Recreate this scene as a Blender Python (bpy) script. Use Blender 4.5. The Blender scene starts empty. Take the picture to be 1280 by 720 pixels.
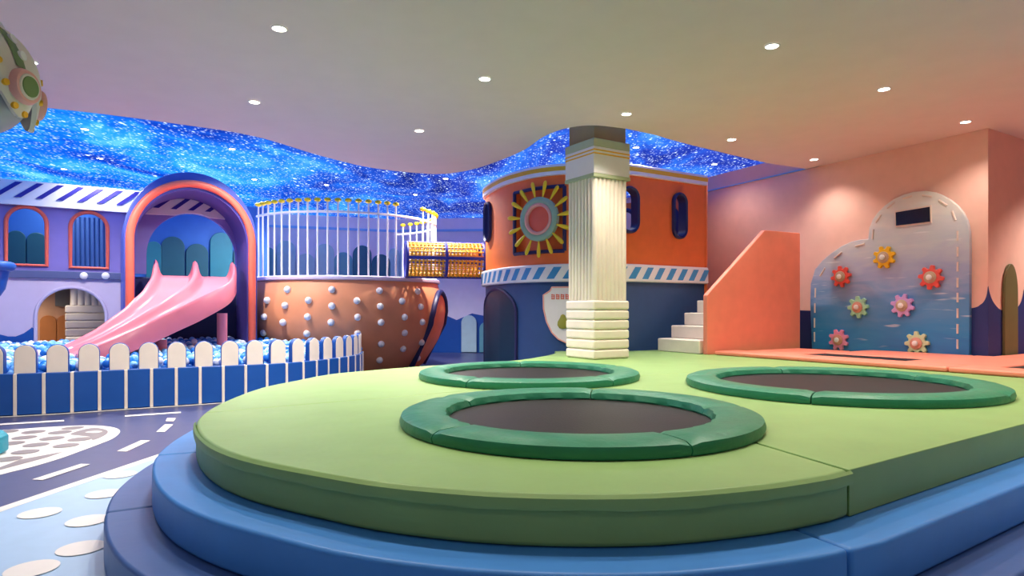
import bpy, bmesh, math, random
from mathutils import Vector, Matrix
from mathutils.geometry import tessellate_polygon
random.seed(7)
PI = math.pi
C = bpy.context.scene.collection
EYE = 1.27; F = 800.0; HOR = 388.0          # camera height, focal length in pixels, horizon row of the 1280x720 frame
CEIL = 3.74; STAR = 4.04; GREEN = 0.60

# ------------------------------------------------------------------ materials
def lin(h):
    h = h.lstrip('#'); r = []
    for i in (0, 2, 4):
        c = int(h[i:i+2], 16) / 255
        r.append(c / 12.92 if c <= 0.04045 else ((c + 0.055) / 1.055) ** 2.4)
    return (r[0], r[1], r[2], 1)

def mat(name, col, rough=0.5, bump=0.0, scale=12.0, var=0.06, spec=0.4, metal=0.0, emit=0.0, stretch=None):
    m = bpy.data.materials.new(name); m.use_nodes = True
    nt = m.node_tree; b = nt.nodes['Principled BSDF']
    c = lin(col)
    tc = nt.nodes.new('ShaderNodeTexCoord')
    mp = nt.nodes.new('ShaderNodeMapping'); nt.links.new(tc.outputs['Object'], mp.inputs[0])
    if stretch: mp.inputs['Scale'].default_value = stretch
    n = nt.nodes.new('ShaderNodeTexNoise'); n.inputs['Scale'].default_value = scale; n.inputs['Detail'].default_value = 4
    nt.links.new(mp.outputs[0], n.inputs['Vector'])
    r = nt.nodes.new('ShaderNodeValToRGB')
    r.color_ramp.elements[0].position = 0.3; r.color_ramp.elements[1].position = 0.7
    r.color_ramp.elements[0].color = tuple(x * (1 - var) for x in c[:3]) + (1,)
    r.color_ramp.elements[1].color = tuple(min(1, x * (1 + var)) for x in c[:3]) + (1,)
    nt.links.new(n.outputs['Fac'], r.inputs[0]); nt.links.new(r.outputs[0], b.inputs['Base Color'])
    b.inputs['Roughness'].default_value = rough
    b.inputs['Specular IOR Level'].default_value = spec
    b.inputs['Metallic'].default_value = metal
    if bump:
        bp = nt.nodes.new('ShaderNodeBump'); bp.inputs['Strength'].default_value = bump; bp.inputs['Distance'].default_value = 0.02
        nt.links.new(n.outputs['Fac'], bp.inputs['Height']); nt.links.new(bp.outputs[0], b.inputs['Normal'])
    if emit:
        b.inputs['Emission Color'].default_value = c; b.inputs['Emission Strength'].default_value = emit
    return m

M = {}
def mk(k, *a, **kw): M[k] = mat(k, *a, **kw)
mk('green_vinyl', '#86a865', 0.5, 0.5, 3.0, 0.05)
mk('pad_green', '#277a5a', 0.42, 0.5, 9.0, 0.08)
mk('bed_black', '#191516', 0.5, 0.1, 60.0, 0.25, spec=0.25)
mk('step_blue', '#3f84cf', 0.45, 0.2, 4.0, 0.05)
mk('step_navy', '#3a5c98', 0.45, 0.2, 4.0, 0.05)
mk('coral', '#f08c74', 0.5, 0.15, 5.0, 0.04)
mk('coral_frame', '#ea6a55', 0.45, 0.1, 5.0, 0.04)
mk('orange', '#ee7434', 0.5, 0.1, 6.0, 0.04)
mk('chute_orange', '#f4924a', 0.5, 0.1, 6.0, 0.04)
mk('terracotta', '#e8986c', 0.5, 0.1, 3.0, 0.05)
mk('slide_pink', '#ee8290', 0.3, 0.0, 3.0, 0.03)
mk('cream', '#ece1d3', 0.5, 0.12, 6.0, 0.03)
mk('white', '#ebe9e8', 0.45, 0.05, 6.0, 0.02)
mk('sage', '#b3bd98', 0.5, 0.05, 6.0, 0.03)
mk('olive', '#a98d4c', 0.55, 0.05, 6.0, 0.05)
mk('gold', '#f0b828', 0.4, 0.0, 6.0, 0.03)
mk('yellow', '#f2cf1d', 0.4, 0.0, 6.0, 0.03)
mk('teal_ring', '#93b49a', 0.5, 0.0, 6.0, 0.04)
mk('navy', '#2f4f80', 0.5, 0.1, 6.0, 0.04)
mk('navy_dark', '#2a2c5c', 0.45, 0.05, 6.0, 0.04)
mk('door_dark', '#123750', 0.4, 0.05, 6.0, 0.05)
mk('fence_blue', '#1852a4', 0.4, 0.1, 6.0, 0.04)
mk('stripe_blue', '#3c8fc8', 0.5, 0.0, 6.0, 0.03)
mk('trim_sky', '#86bdec', 0.5, 0.0, 6.0, 0.02)
mk('stripe_indigo', '#2c2790', 0.5, 0.0, 6.0, 0.03)
mk('purple', '#8479c4', 0.55, 0.08, 4.0, 0.04)
mk('purple_deep', '#5a4aa0', 0.5, 0.08, 4.0, 0.04)
mk('arch_blue', '#4c5cb8', 0.45, 0.08, 4.0, 0.04)
mk('lilac', '#d0c2dc', 0.55, 0.08, 4.0, 0.03)
mk('room_blue', '#2660b0', 0.55, 0.08, 4.0, 0.04)
mk('band_slate', '#56608c', 0.5, 0.05, 4.0, 0.04)
mk('rib_blue', '#375c9c', 0.55, 0.05, 4.0, 0.03)
mk('teal_deep', '#124c60', 0.5, 0.08, 5.0, 0.05)
mk('teal_dark', '#1c6a80', 0.5, 0.08, 5.0, 0.05)
mk('teal_mid', '#64a6b2', 0.5, 0.08, 5.0, 0.05)
mk('teal_pale', '#b0d2d8', 0.5, 0.08, 5.0, 0.05)
mk('rear_wall', '#e0dcec', 0.6, 0.06, 4.0, 0.03)
mk('pink_wall', '#efbfb0', 0.6, 0.06, 5.0, 0.03)
mk('wave_navy', '#2c3878', 0.55, 0.06, 5.0, 0.04)
mk('olive_panel', '#6e6845', 0.55, 0.05, 5.0, 0.05)
mk('peach', '#e8b48c', 0.55, 0.05, 5.0, 0.04)
mk('orange_pad', '#cf8246', 0.5, 0.05, 5.0, 0.04)
mk('grey_panel', '#8f8f86', 0.55, 0.05, 5.0, 0.04)
mk('ceiling_paint', '#e2ccce', 0.75, 0.03, 3.0, 0.02, spec=0.2)
mk('net_yellow', '#eab028', 0.55, 0.0, 20.0, 0.08)
mk('tube_blue', '#3038a0', 0.45, 0.05, 6.0, 0.04)
mk('ball_blue', '#2a86de', 0.3, 0.0, 6.0, 0.02)
mk('ball_azure', '#86c6f6', 0.3, 0.0, 6.0, 0.02)
mk('ball_white', '#e9edf6', 0.3, 0.0, 6.0, 0.02)
mk('road', '#484c72', 0.35, 0.03, 8.0, 0.05)
mk('floor_blue', '#9dbcde', 0.4, 0.03, 8.0, 0.03)
mk('floor_white', '#dedad6', 0.4, 0.02, 8.0, 0.02)
mk('floor_grey', '#837b7c', 0.4, 0.02, 8.0, 0.04)
mk('ship_cream', '#e2dccb', 0.45, 0.0, 6.0, 0.03)
mk('ship_pink', '#e8a99e', 0.45, 0.0, 6.0, 0.03)
mk('ship_green', '#6f8a4e', 0.45, 0.0, 6.0, 0.04)
mk('ship_grey', '#a2a2a4', 0.5, 0.0, 6.0, 0.04)
mk('beige_hub', '#c2a78f', 0.5, 0.0, 6.0, 0.05)
mk('rose_hub', '#d49683', 0.5, 0.0, 6.0, 0.05)
mk('gear_yellow', '#f2bd1e', 0.4, 0.0, 6.0, 0.03)
mk('gear_coral', '#ec5f55', 0.4, 0.0, 6.0, 0.03)
mk('gear_mint', '#a4d6b4', 0.4, 0.0, 6.0, 0.03)
mk('gear_lilac', '#cda0da', 0.4, 0.0, 6.0, 0.03)
mk('gear_pink', '#e58bb0', 0.4, 0.0, 6.0, 0.03)
mk('gear_cream', '#c9d8ae', 0.4, 0.0, 6.0, 0.03)
mk('screen_black', '#1f1010', 0.15, 0.0, 6.0, 0.1)
mk('screen_red', '#c22418', 0.3, 0.0, 6.0, 0.05)
mk('stitch', '#e8d6cc', 0.5, 0.0, 6.0, 0.03)
mk('pear', '#9a9a3c', 0.5, 0.0, 6.0, 0.08)
mk('lamp', '#fff6e8', 0.5, 0.0, 6.0, 0.0, emit=14.0)
mk('pouf_teal', '#2a98b0', 0.45, 0.05, 6.0, 0.04)
mk('cable', '#777777', 0.5)

def star_material():
    m = bpy.data.materials.new('galaxy_print'); m.use_nodes = True; nt = m.node_tree; nt.nodes.clear()
    L = nt.links.new
    def N(t, **kw):
        n = nt.nodes.new(t)
        for k, v in kw.items(): n.inputs[k].default_value = v
        return n
    tc = N('ShaderNodeTexCoord')
    mp = N('ShaderNodeMapping'); mp.inputs['Rotation'].default_value = (0, 0, math.radians(-25)); mp.inputs['Scale'].default_value = (0.8, 0.42, 1.0)
    ms = N('ShaderNodeMapping'); ms.inputs['Scale'].default_value = (1.0, 0.55, 1.0); L(tc.outputs['Object'], ms.inputs[0])
    L(tc.outputs['Object'], mp.inputs[0])
    n1 = N('ShaderNodeTexNoise', Scale=0.8, Detail=9.0, Roughness=0.62, Distortion=0.8); L(mp.outputs[0], n1.inputs['Vector'])
    r1 = N('ShaderNodeValToRGB'); L(n1.outputs['Fac'], r1.inputs[0])
    e = r1.color_ramp.elements
    e[0].position = 0.28; e[0].color = lin('#141c8c'); e[1].position = 0.80; e[1].color = lin('#bfefff')
    for p, c in ((0.40, '#0b46c4'), (0.50, '#0f6ee4'), (0.59, '#2a98f2'), (0.69, '#6cc8fb')):
        x = e.new(p); x.color = lin(c)
    # purple tone drifting over the right half of the print
    sp = N('ShaderNodeSeparateXYZ'); L(tc.outputs['Object'], sp.inputs[0])
    mr = N('ShaderNodeMapRange'); mr.inputs['From Min'].default_value = -3.5; mr.inputs['From Max'].default_value = 1.5; mr.inputs['To Max'].default_value = 0.75
    L(sp.outputs['X'], mr.inputs['Value'])
    r2 = N('ShaderNodeValToRGB'); L(n1.outputs['Fac'], r2.inputs[0])
    e = r2.color_ramp.elements
    e[0].position = 0.36; e[0].color = lin('#141046'); e[1].position = 0.80; e[1].color = lin('#9cc8ff')
    for p, c in ((0.48, '#2b2aa0'), (0.57, '#2f58d0'), (0.66, '#4f86ea')):
        x = e.new(p); x.color = lin(c)
    mx = N('ShaderNodeMixRGB'); L(mr.outputs[0], mx.inputs[0]); L(r1.outputs[0], mx.inputs[1]); L(r2.outputs[0], mx.inputs[2])
    cur = mx.outputs[0]
    for sc, rad, thr, gain in ((22.0, 0.40, 0.1, 0.9), (11.0, 0.30, 0.4, 1.3), (5.0, 0.20, 0.72, 2.0)):
        v = N('ShaderNodeTexVoronoi', Scale=sc); L(ms.outputs[0], v.inputs['Vector'])
        a = N('ShaderNodeMapRange'); a.inputs['From Min'].default_value = rad; a.inputs['From Max'].default_value = rad * 0.25
        L(v.outputs['Distance'], a.inputs['Value'])
        sc_ = N('ShaderNodeSeparateColor'); L(v.outputs['Color'], sc_.inputs[0])
        t = N('ShaderNodeMapRange'); t.inputs['From Min'].default_value = thr; t.inputs['From Max'].default_value = 1.0; t.inputs['To Max'].default_value = gain
        L(sc_.outputs[0], t.inputs['Value'])
        mu = N('ShaderNodeMath'); mu.operation = 'MULTIPLY'; L(a.outputs[0], mu.inputs[0]); L(t.outputs[0], mu.inputs[1])
        ad = N('ShaderNodeMixRGB'); ad.blend_type = 'ADD'; ad.inputs[2].default_value = (0.75, 0.9, 1, 1)
        L(mu.outputs[0], ad.inputs[0]); L(cur, ad.inputs[1]); cur = ad.outputs[0]
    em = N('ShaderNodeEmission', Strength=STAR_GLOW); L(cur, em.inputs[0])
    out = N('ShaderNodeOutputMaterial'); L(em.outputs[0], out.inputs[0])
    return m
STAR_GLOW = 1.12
M['galaxy'] = star_material()

def panel_material():
    """printed sea-and-sky picture on the gear board: pale at the top, lilac, then blue with brush streaks"""
    m = bpy.data.materials.new('board_print'); m.use_nodes = True; nt = m.node_tree; L = nt.links.new
    b = nt.nodes['Principled BSDF']; b.inputs['Roughness'].default_value = 0.3
    tc = nt.nodes.new('ShaderNodeTexCoord')
    mp = nt.nodes.new('ShaderNodeMapping'); mp.inputs['Scale'].default_value = (1.2, 1.2, 5.0); mp.inputs['Rotation'].default_value = (0.12, 0.1, 0)
    L(tc.outputs['Object'], mp.inputs[0])
    n = nt.nodes.new('ShaderNodeTexNoise'); n.inputs['Scale'].default_value = 1.1; n.inputs['Detail'].default_value = 3; n.inputs['Distortion'].default_value = 1.2
    L(mp.outputs[0], n.inputs['Vector'])
    s = nt.nodes.new('ShaderNodeSeparateXYZ'); L(tc.outputs['Object'], s.inputs[0])
    ma = nt.nodes.new('ShaderNodeMath'); ma.operation = 'MULTIPLY_ADD'; ma.inputs[1].default_value = 0.7; L(n.outputs['Fac'], ma.inputs[0]); L(s.outputs['Z'], ma.inputs[2])
    mr = nt.nodes.new('ShaderNodeMapRange'); mr.inputs['From Min'].default_value = 0.25; mr.inputs['From Max'].default_value = 2.6; L(ma.outputs[0], mr.inputs['Value'])
    r = nt.nodes.new('ShaderNodeValToRGB'); e = r.color_ramp.elements
    e[0].position = 0; e[0].color = lin('#2f72bb'); e[1].position = 1; e[1].color = lin('#e6e2de')
    for p, c in ((0.18, '#3388c6'), (0.38, '#5f93c8'), (0.55, '#a3afd4'), (0.74, '#c2cad6')):
        x = e.new(p); x.color = lin(c)
    L(mr.outputs[0], r.inputs[0])
    m2 = nt.nodes.new('ShaderNodeMapping'); m2.inputs['Scale'].default_value = (1.6, 1.6, 13.0); m2.inputs['Rotation'].default_value = (0.35, 0.3, 0); L(tc.outputs['Object'], m2.inputs[0])
    n2 = nt.nodes.new('ShaderNodeTexNoise'); n2.inputs['Scale'].default_value = 1.0; n2.inputs['Detail'].default_value = 2; L(m2.outputs[0], n2.inputs['Vector'])
    r2 = nt.nodes.new('ShaderNodeValToRGB'); r2.color_ramp.elements[0].position = .66; r2.color_ramp.elements[1].position = .74; r2.color_ramp.elements[1].color = (.55,.55,.55,1); L(n2.outputs['Fac'], r2.inputs[0])
    mx = nt.nodes.new('ShaderNodeMixRGB'); mx.inputs[2].default_value = lin('#e6e9ee'); L(r2.outputs[0], mx.inputs[0]); L(r.outputs[0], mx.inputs[1]); L(mx.outputs[0], b.inputs['Base Color'])
    return m
M['board_print'] = panel_material()

# ------------------------------------------------------------------ mesh building
class MB:
    def __init__(s): s.v = []; s.f = []; s.mi = []
    def add(s, vs, fs, m=0):
        o = len(s.v); s.v += [Vector(v) for v in vs]
        for f in fs: s.f.append([o + i for i in f]); s.mi.append(m)
        return s
    def prism(s, poly, z0, z1, m=0):
        n = len(poly); vs = [(p[0], p[1], z0) for p in poly] + [(p[0], p[1], z1) for p in poly]
        return s.add(vs, [list(range(n))[::-1], list(range(n, 2*n))] + [[i, (i+1) % n, n+(i+1) % n, n+i] for i in range(n)], m)
    def extrude(s, pts, vec, m=0):
        n = len(pts); pts = [Vector(p) for p in pts]; vec = Vector(vec); vs = pts + [p + vec for p in pts]
        return s.add(vs, [list(range(n))[::-1], list(range(n, 2*n))] + [[i, (i+1) % n, n+(i+1) % n, n+i] for i in range(n)], m)
    def box(s, c, size, rz=0, m=0):
        cs, sn = math.cos(rz), math.sin(rz); hx, hy, hz = size[0]/2, size[1]/2, size[2]/2
        poly = [(c[0]+x*cs-y*sn, c[1]+x*sn+y*cs) for x, y in ((-hx,-hy),(hx,-hy),(hx,hy),(-hx,hy))]
        return s.prism(poly, c[2]-hz, c[2]+hz, m)
    def tube(s, pts, r, n=10, closed=False, m=0, caps=True, up=None):
        pts = [Vector(p) for p in pts]; k = len(pts); rings = []
        nrm = None
        for i, p in enumerate(pts):
            a = pts[(i-1) % k] if (closed or i > 0) else p
            b = pts[(i+1) % k] if (closed or i < k-1) else p
            t = (b - a).normalized()
            if nrm is None:
                ref = Vector(up) if up else (Vector((0,0,1)) if abs(t.z) < 0.9 else Vector((1,0,0)))
                nrm = (ref - t*ref.dot(t)).normalized()
            else: nrm = (nrm - t*nrm.dot(t)).normalized()
            bi = t.cross(nrm); rr = r[i] if isinstance(r, (list, tuple)) else r
            rings.append([p + (nrm*math.cos(2*PI*j/n) + bi*math.sin(2*PI*j/n))*rr for j in range(n)])
        return s.loft(rings, closed, caps, m)
    def loft(s, rings, closed=False, caps=True, m=0, ringclosed=True):
        k = len(rings); n = len(rings[0]); fs = []
        for i in range(k if closed else k-1):
            for j in range(n if ringclosed else n-1):
                fs.append([i*n+j, i*n+(j+1) % n, ((i+1) % k)*n+(j+1) % n, ((i+1) % k)*n+j])
        if caps and not closed and ringclosed: fs.append(list(range(n))[::-1]); fs.append([(k-1)*n+j for j in range(n)])
        return s.add([v for r in rings for v in r], fs, m)
    def lathe(s, prof, c=(0,0,0), n=48, m=0, a0=0.0, a1=2*PI):
        full = abs(a1-a0-2*PI) < 1e-6
        angs = [a0 + (a1-a0)*i/(n if full else n-1) for i in range(n)]
        rings = [[(c[0]+r*math.cos(a), c[1]+r*math.sin(a), c[2]+z) for r, z in prof] for a in angs]
        return s.loft(rings, closed=full, caps=False, m=m, ringclosed=False)
    def ball(s, c, r, seg=16, rings=10, m=0, sc=(1,1,1)):
        vs = [(c[0], c[1], c[2]+r*sc[2])]
        for i in range(1, rings):
            t = PI*i/rings
            for j in range(seg):
                a = 2*PI*j/seg
                vs.append((c[0]+r*sc[0]*math.sin(t)*math.cos(a), c[1]+r*sc[1]*math.sin(t)*math.sin(a), c[2]+r*sc[2]*math.cos(t)))
        vs.append((c[0], c[1], c[2]-r*sc[2])); fs = []
        for j in range(seg): fs.append([0, 1+j, 1+(j+1) % seg])
        for i in range(rings-2):
            for j in range(seg):
                a = 1+i*seg+j; b = 1+i*seg+(j+1) % seg; fs.append([a, a+seg, b+seg, b])
        l = 1+(rings-2)*seg; e = len(vs)-1
        for j in range(seg): fs.append([l+j, e, l+(j+1) % seg])
        return s.add(vs, fs, m)

WM = {}                                              # object name -> world matrix of things
def obj(name, mb, mats, parent=None, bevel=0.0, seg=3, smooth=40, matrix=None, weld=True):
    if not isinstance(mats, (list, tuple)): mats = [mats]
    me = bpy.data.meshes.new(name); o = bpy.data.objects.new(name, me); C.objects.link(o)
    vs = mb.v
    if parent is not None:
        o.parent = parent
        if matrix is None:
            inv = WM[parent.name].inverted(); vs = [inv @ v for v in vs]; WM[o.name] = WM[parent.name].copy()
        else: WM[o.name] = WM[parent.name] @ matrix; o.matrix_local = matrix
    else:
        xs = [v.x for v in vs]; ys = [v.y for v in vs]; zs = [v.z for v in vs]
        c = Vector(((min(xs)+max(xs))/2, (min(ys)+max(ys))/2, min(zs)))
        vs = [v - c for v in vs]; o.location = c; WM[o.name] = Matrix.Translation(c)
    me.from_pydata([tuple(v) for v in vs], [], mb.f)
    for m in mats: me.materials.append(M[m])
    me.polygons.foreach_set('material_index', mb.mi)
    bm = bmesh.new(); bm.from_mesh(me)
    if weld: bmesh.ops.remove_doubles(bm, verts=bm.verts, dist=1e-5)
    bmesh.ops.recalc_face_normals(bm, faces=bm.faces)
    bm.to_mesh(me); bm.free()
    me.polygons.foreach_set('use_smooth', [True]*len(me.polygons)); me.set_sharp_from_angle(angle=math.radians(smooth))
    if bevel:
        b = o.modifiers.new('bevel', 'BEVEL'); b.width = bevel; b.segments = seg; b.limit_method = 'ANGLE'; b.angle_limit = math.radians(40); b.harden_normals = True
    return o
def tag(o, label, cat, group=None):
    o['label'] = label; o['category'] = cat
    if group: o['group'] = group
    return o
def struct(o): o['kind'] = 'structure'; return o
def thing(name, label, cat, loc=(0,0,0), rz=0.0, group=None, matrix=None):
    o = bpy.data.objects.new(name, None); C.objects.link(o); o.empty_display_size = 0.1
    mt = matrix if matrix is not None else Matrix.Translation(Vector(loc)) @ Matrix.Rotation(rz, 4, 'Z')
    o.matrix_world = mt; WM[o.name] = mt.copy()
    return tag(o, label, cat, group)
def dup(root, matrix, label=None):
    def cp(o, par):
        c = o.copy(); C.objects.link(c)
        if par is not None: c.parent = par
        for ch in KIDS(o): cp(ch, c)
        return c
    r = cp(root, None); r.matrix_world = matrix; WM[r.name] = matrix.copy()
    if label: r['label'] = label
    return r
def KIDS(o): return [x for x in bpy.data.objects if x.parent == o]

# ------------------------------------------------------------------ laying out the room
def G(px, py, z=0.0):                                 # where the sight line of a photo pixel meets height z
    d = F*(EYE - z)/(py - HOR); return Vector(((px-640)/F*d, d, z))
class Plane:                                          # an upright plane through o along direction ang
    def __init__(s, o, ang):
        s.o = Vector((o[0], o[1])); s.u = Vector((math.cos(ang), math.sin(ang)))
        s.n = Vector((s.u.y, -s.u.x))
        if s.n.dot(-s.o) < 0: s.n = -s.n
    def s_at(s, px):
        k = (px-640)/F; return (k*s.o.y - s.o.x)/(s.u.x - k*s.u.y)
    def at(s, px, py):
        t = s.s_at(px); d = s.o.y + t*s.u.y; return (t, EYE + (HOR-py)*d/F)
    def w(s, t, z, d=0.0): return Vector((s.o.x + t*s.u.x + d*s.n.x, s.o.y + t*s.u.y + d*s.n.y, z))
    def matrix(s, t, z, d=0.0):                       # local x along, y up, z out of the wall
        m = Matrix(((s.u.x, 0, s.n.x, 0), (s.u.y, 0, s.n.y, 0), (0, 1, 0, 0), (0, 0, 0, 1)))
        if m.to_3x3().determinant() < 0: m = Matrix(((-s.u.x, 0, s.n.x, 0), (-s.u.y, 0, s.n.y, 0), (0, 1, 0, 0), (0, 0, 0, 1)))
        return Matrix.Translation(s.w(t, z, d)) @ m
def spline(pts, n=8, closed=False):
    pts = [Vector(p) for p in pts]; k = len(pts); out = []
    for i in range(k if closed else k-1):
        g = lambda j: pts[j % k] if closed else pts[max(0, min(k-1, j))]
        a, b, c, d = g(i-1), g(i), g(i+1), g(i+2)
        for j in range(n):
            t = j/n
            out.append(0.5*((2*b) + (c-a)*t + (2*a-5*b+4*c-d)*t*t + (3*b-a-3*c+d)*t**3))
    if not closed: out.append(pts[-1])
    return out
def resample(pts, step):
    out = [pts[0]]; acc = 0
    for a, b in zip(pts, pts[1:]):
        L = (b-a).length; p = 0
        while acc + L - p >= step - 1e-9:
            p += step - acc; out.append(a.lerp(b, p/L)); acc = 0
        acc += L - p
    return out
def offset(poly, d):                                  # open polyline offset to its right-hand side
    out = []
    for i, p in enumerate(poly):
        a = poly[max(0, i-1)]; b = poly[min(len(poly)-1, i+1)]; t = (b-a).normalized()
        out.append(Vector((p.x + t.y*d, p.y - t.x*d)))
    return out
def arch(s0, s1, z0, z1, n=20, rise=None):            # outline: straight sides and a rounded head
    r = (s1-s0)/2; c = (s0+s1)/2; h = rise if rise else r
    return [(s0, z0)] + [(c + r*math.cos(PI - PI*i/n), z1 - h + h*math.sin(PI*i/n)) for i in range(n+1)] + [(s1, z0)]
def capsule(c, z, hw, hh, n=14):
    o = []
    for i in range(n+1): a = PI*i/n; o.append((c + hw*math.cos(a), z + hh - hw + hw*math.sin(a)))
    for i in range(n+1): a = PI + PI*i/n; o.append((c + hw*math.cos(a), z - hh + hw + hw*math.sin(a)))
    return o
def circle(c, z, r, n=32): return [(c + r*math.cos(2*PI*i/n), z + r*math.sin(2*PI*i/n)) for i in range(n)]
def slab(outer, holes, t, fn, cuts=(), back=0.0):
    """a wall sheet with real openings, t thick; fn(s, z, d) places it"""
    loops = [[Vector((x, y, 0)) for x, y in l] for l in [outer] + list(holes)]
    flat = [p for l in loops for p in l]; tris = tessellate_polygon(loops)
    bm = bmesh.new(); vv = [bm.verts.new(p) for p in flat]
    for tr in tris:
        try: bm.faces.new([vv[i] for i in tr])
        except ValueError: pass
    bmesh.ops.recalc_face_normals(bm, faces=bm.faces)
    for c in cuts:
        bmesh.ops.bisect_plane(bm, geom=bm.verts[:] + bm.edges[:] + bm.faces[:], plane_co=(c, 0, 0), plane_no=(1, 0, 0))
    bm.verts.index_update(); bm.edges.ensure_lookup_table()
    vs = [v.co.copy() for v in bm.verts]; n = len(vs); mb = MB()
    fs = [[v.index for v in f.verts] for f in bm.faces]; be = [[v.index for v in e.verts] for e in bm.edges if len(e.link_faces) == 1]
    bm.free()
    mb.add([fn(v.x, v.y, back) for v in vs] + [fn(v.x, v.y, back - t) for v in vs],
           fs + [[n+i for i in reversed(f)] for f in fs] + [[a, b, n+b, n+a] for a, b in be])
    return mb
def ring_tube(outline, fn, d, r, closed=True, n=8):
    return MB().tube([fn(s, z, d) for s, z in outline], r, n, closed)

# ================================================================== CAMERA
cam = bpy.data.cameras.new('camera'); co = bpy.data.objects.new('camera', cam); C.objects.link(co)
co.location = (0, 0, EYE); co.rotation_euler = (PI/2, 0, 0); cam.lens = F/1280*36; cam.sensor_width = 36
cam.shift_y = (HOR-360)/1280; cam.clip_start = 0.05; bpy.context.scene.camera = co

# ================================================================== FLOOR WITH PAINTED ROAD
fl = MB()
fl.add([(8.6,-3,.003),(16,-3,.003),(16,6.5,.003),(8.6,6.5,.003)], [[0,1,2,3]], 4)  # out-of-view coral patch added to bounce warm colour onto the ceiling
fl.add([(-14,-3,0),(16,-3,0),(16,22,0),(-14,22,0)], [[0,1,2,3]], 0)
def paint(pts, lvl, m): fl.add([(p[0], p[1], 0.0015*lvl) for p in pts], [list(range(len(pts)))], m)
KX = lambda y: -3.30 + .119*(y-4.1)
paint([(KX(-3),-3),(16,-3),(16,8.2),(KX(8.2),8.2)], 1, 1)                        # pale blue play floor
paint([(KX(-3),-3),(KX(-3)+.09,-3),(KX(8.2)+.09,8.2),(KX(8.2),8.2)], 2, 2)                 # white kerb line
for q in (((40,600),(53.5,600.7),(113,580.8),(101,580.4)), ((146,564.5),(158,565),(188,551),(176,551)),
          ((195,540.5),(206,540.3),(216.5,531),(206,531)), ((207,526.9),(217,527),(220,523),(209,523)),
          ((-80,536.5),(-80,534.5),(80,525.3),(80,527.2)), ((156,519.6),(156,521.4),(226,516.6),(226,515.0))):
    paint([G(*p) for p in q], 3, 2)
isl = [(-150,640),(-60,613),(0,594),(40,584),(75,573.5),(100,564.5),(120,557),(140,549),(149,542),(149,537.5),(138,533.8),(110,532),(60,534),(0,538),(-150,545)]
paint(spline([G(*p).to_2d() for p in isl], 4, True), 2, 2)
paint(spline([G(*p).to_2d() for p in [(88,543),(104,537.5),(120,535.2),(134,538.5),(132,544),(117,550.5),(112,546.5),(100,545)]], 5, True), 3, 3)
paint(spline([G(*p).to_2d() for p in [(106,541),(118,539.2),(128,539.8),(120,541.8)]], 4, True), 4, 2)
paint([G(*p) for p in [(-60,605),(-40,600),(25,575),(80,565),(60,572),(0,588)]], 3, 3)
for px, py in ((42,540.5),(91,535.6),(75,541),(30.5,547.5),(65,548.5),(100,549.7),(45,556.7),(82.5,557.5),(14.6,554.7),(31.7,565.5),(9.7,574.6),(8,540),(-20,560),(-15,548)):
    g = G(px, py); paint(circle(g.x, g.y, 0.105, 24), 4, 3)
for px, py in ((50,642),(109.6,651.6),(131,618),(101.6,686),(150,594),(40,712)):
    g = G(px, py); paint(circle(g.x, g.y, 0.115, 28), 4, 2)
struct(obj('floor', fl, ['road','floor_blue','floor_white','floor_grey','coral'], weld=False))

# ================================================================== CEILINGS
edge = [(-14,5.2),(-8.5,6.7),(-5.66,7.81),(-4.4,8.5),(-3.64,9.1),(-3.07,10.2),(-2.48,11.04),(-1.72,11.5),(-1.15,11.55),(-.55,11.04),(.125,9.98),(.45,9.1),(.75,8.67),(1.1,8.55),(1.55,8.7)]
edge2 = [(2.0,9.0),(2.47,9.4),(3.24,9.98),(4.3,10.74),(5.0,11.1),(5.6,11.5)]
poly = [Vector(p) for p in spline([Vector(p) for p in edge], 8)] + spline([Vector(p) for p in edge2], 6) + [Vector((16,13)), Vector((16,-2.5)), Vector((-14,-2.5))]
struct(obj('ceiling', MB().prism(poly, CEIL, CEIL+0.07), 'ceiling_paint'))
gal = struct(obj('ceiling_galaxy', MB().prism([(-14,5),(8.5,7.9),(8.5,20.2),(-14,20.2)], STAR, STAR+0.06), 'galaxy'))

# ================================================================== RIGHT-HAND WALLS
TH = math.radians(27); RW = Plane((6.45,8.67), TH + PI/2)          # runs left-and-back from the corner
SW = Plane((6.45,8.67), math.radians(31.7))                         # side wall beyond the corner
def wave(fn, ss, mid, z0, m, mb, d):
    for (a, za), (b, zb) in zip(ss, ss[1:]):
        mb.add([fn(a, z0, d), fn(b, z0, d), fn(b, zb, d), fn(a, za, d)], [[0,1,2,3]], m)
wr = MB(); wr.extrude([RW.w(0,0), RW.w(11.8,0), RW.w(11.8,STAR), RW.w(0,STAR)], RW.w(0,0,-0.02)-RW.w(0,0,0), 0)
def scal(a, b, za, zlow, zb, n=14):
    return [(a + (b-a)*i/n, zlow + ((za if i < n/2 else zb) - zlow)*abs(2*i/n-1)**2.4) for i in range(n+1)]
z0 = 0.6
wl = [RW.at(*p) for p in spline([Vector(p) for p in ((1235,357),(1233.6,368),(1230.5,376),(1226,380.5),(1216,385),(1180,388),(1100,389),(1040,388.5),(1000,388),(975,386),(955,380),(945,370),(941,360),(937,370),(925,380),(900,386),(880,386))],4)]
wl[0] = (-.005, wl[0][1])
wave(RW.w, wl, 0, 0.0, 1, wr, 0.004)
struct(obj('wall_right', wr, ['pink_wall','wave_navy'], weld=False))
ws = MB(); ws.extrude([SW.w(0,0), SW.w(5.5,0), SW.w(5.5,CEIL), SW.w(0,CEIL)], SW.w(0,0,-0.02)-SW.w(0,0,0), 0)
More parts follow.
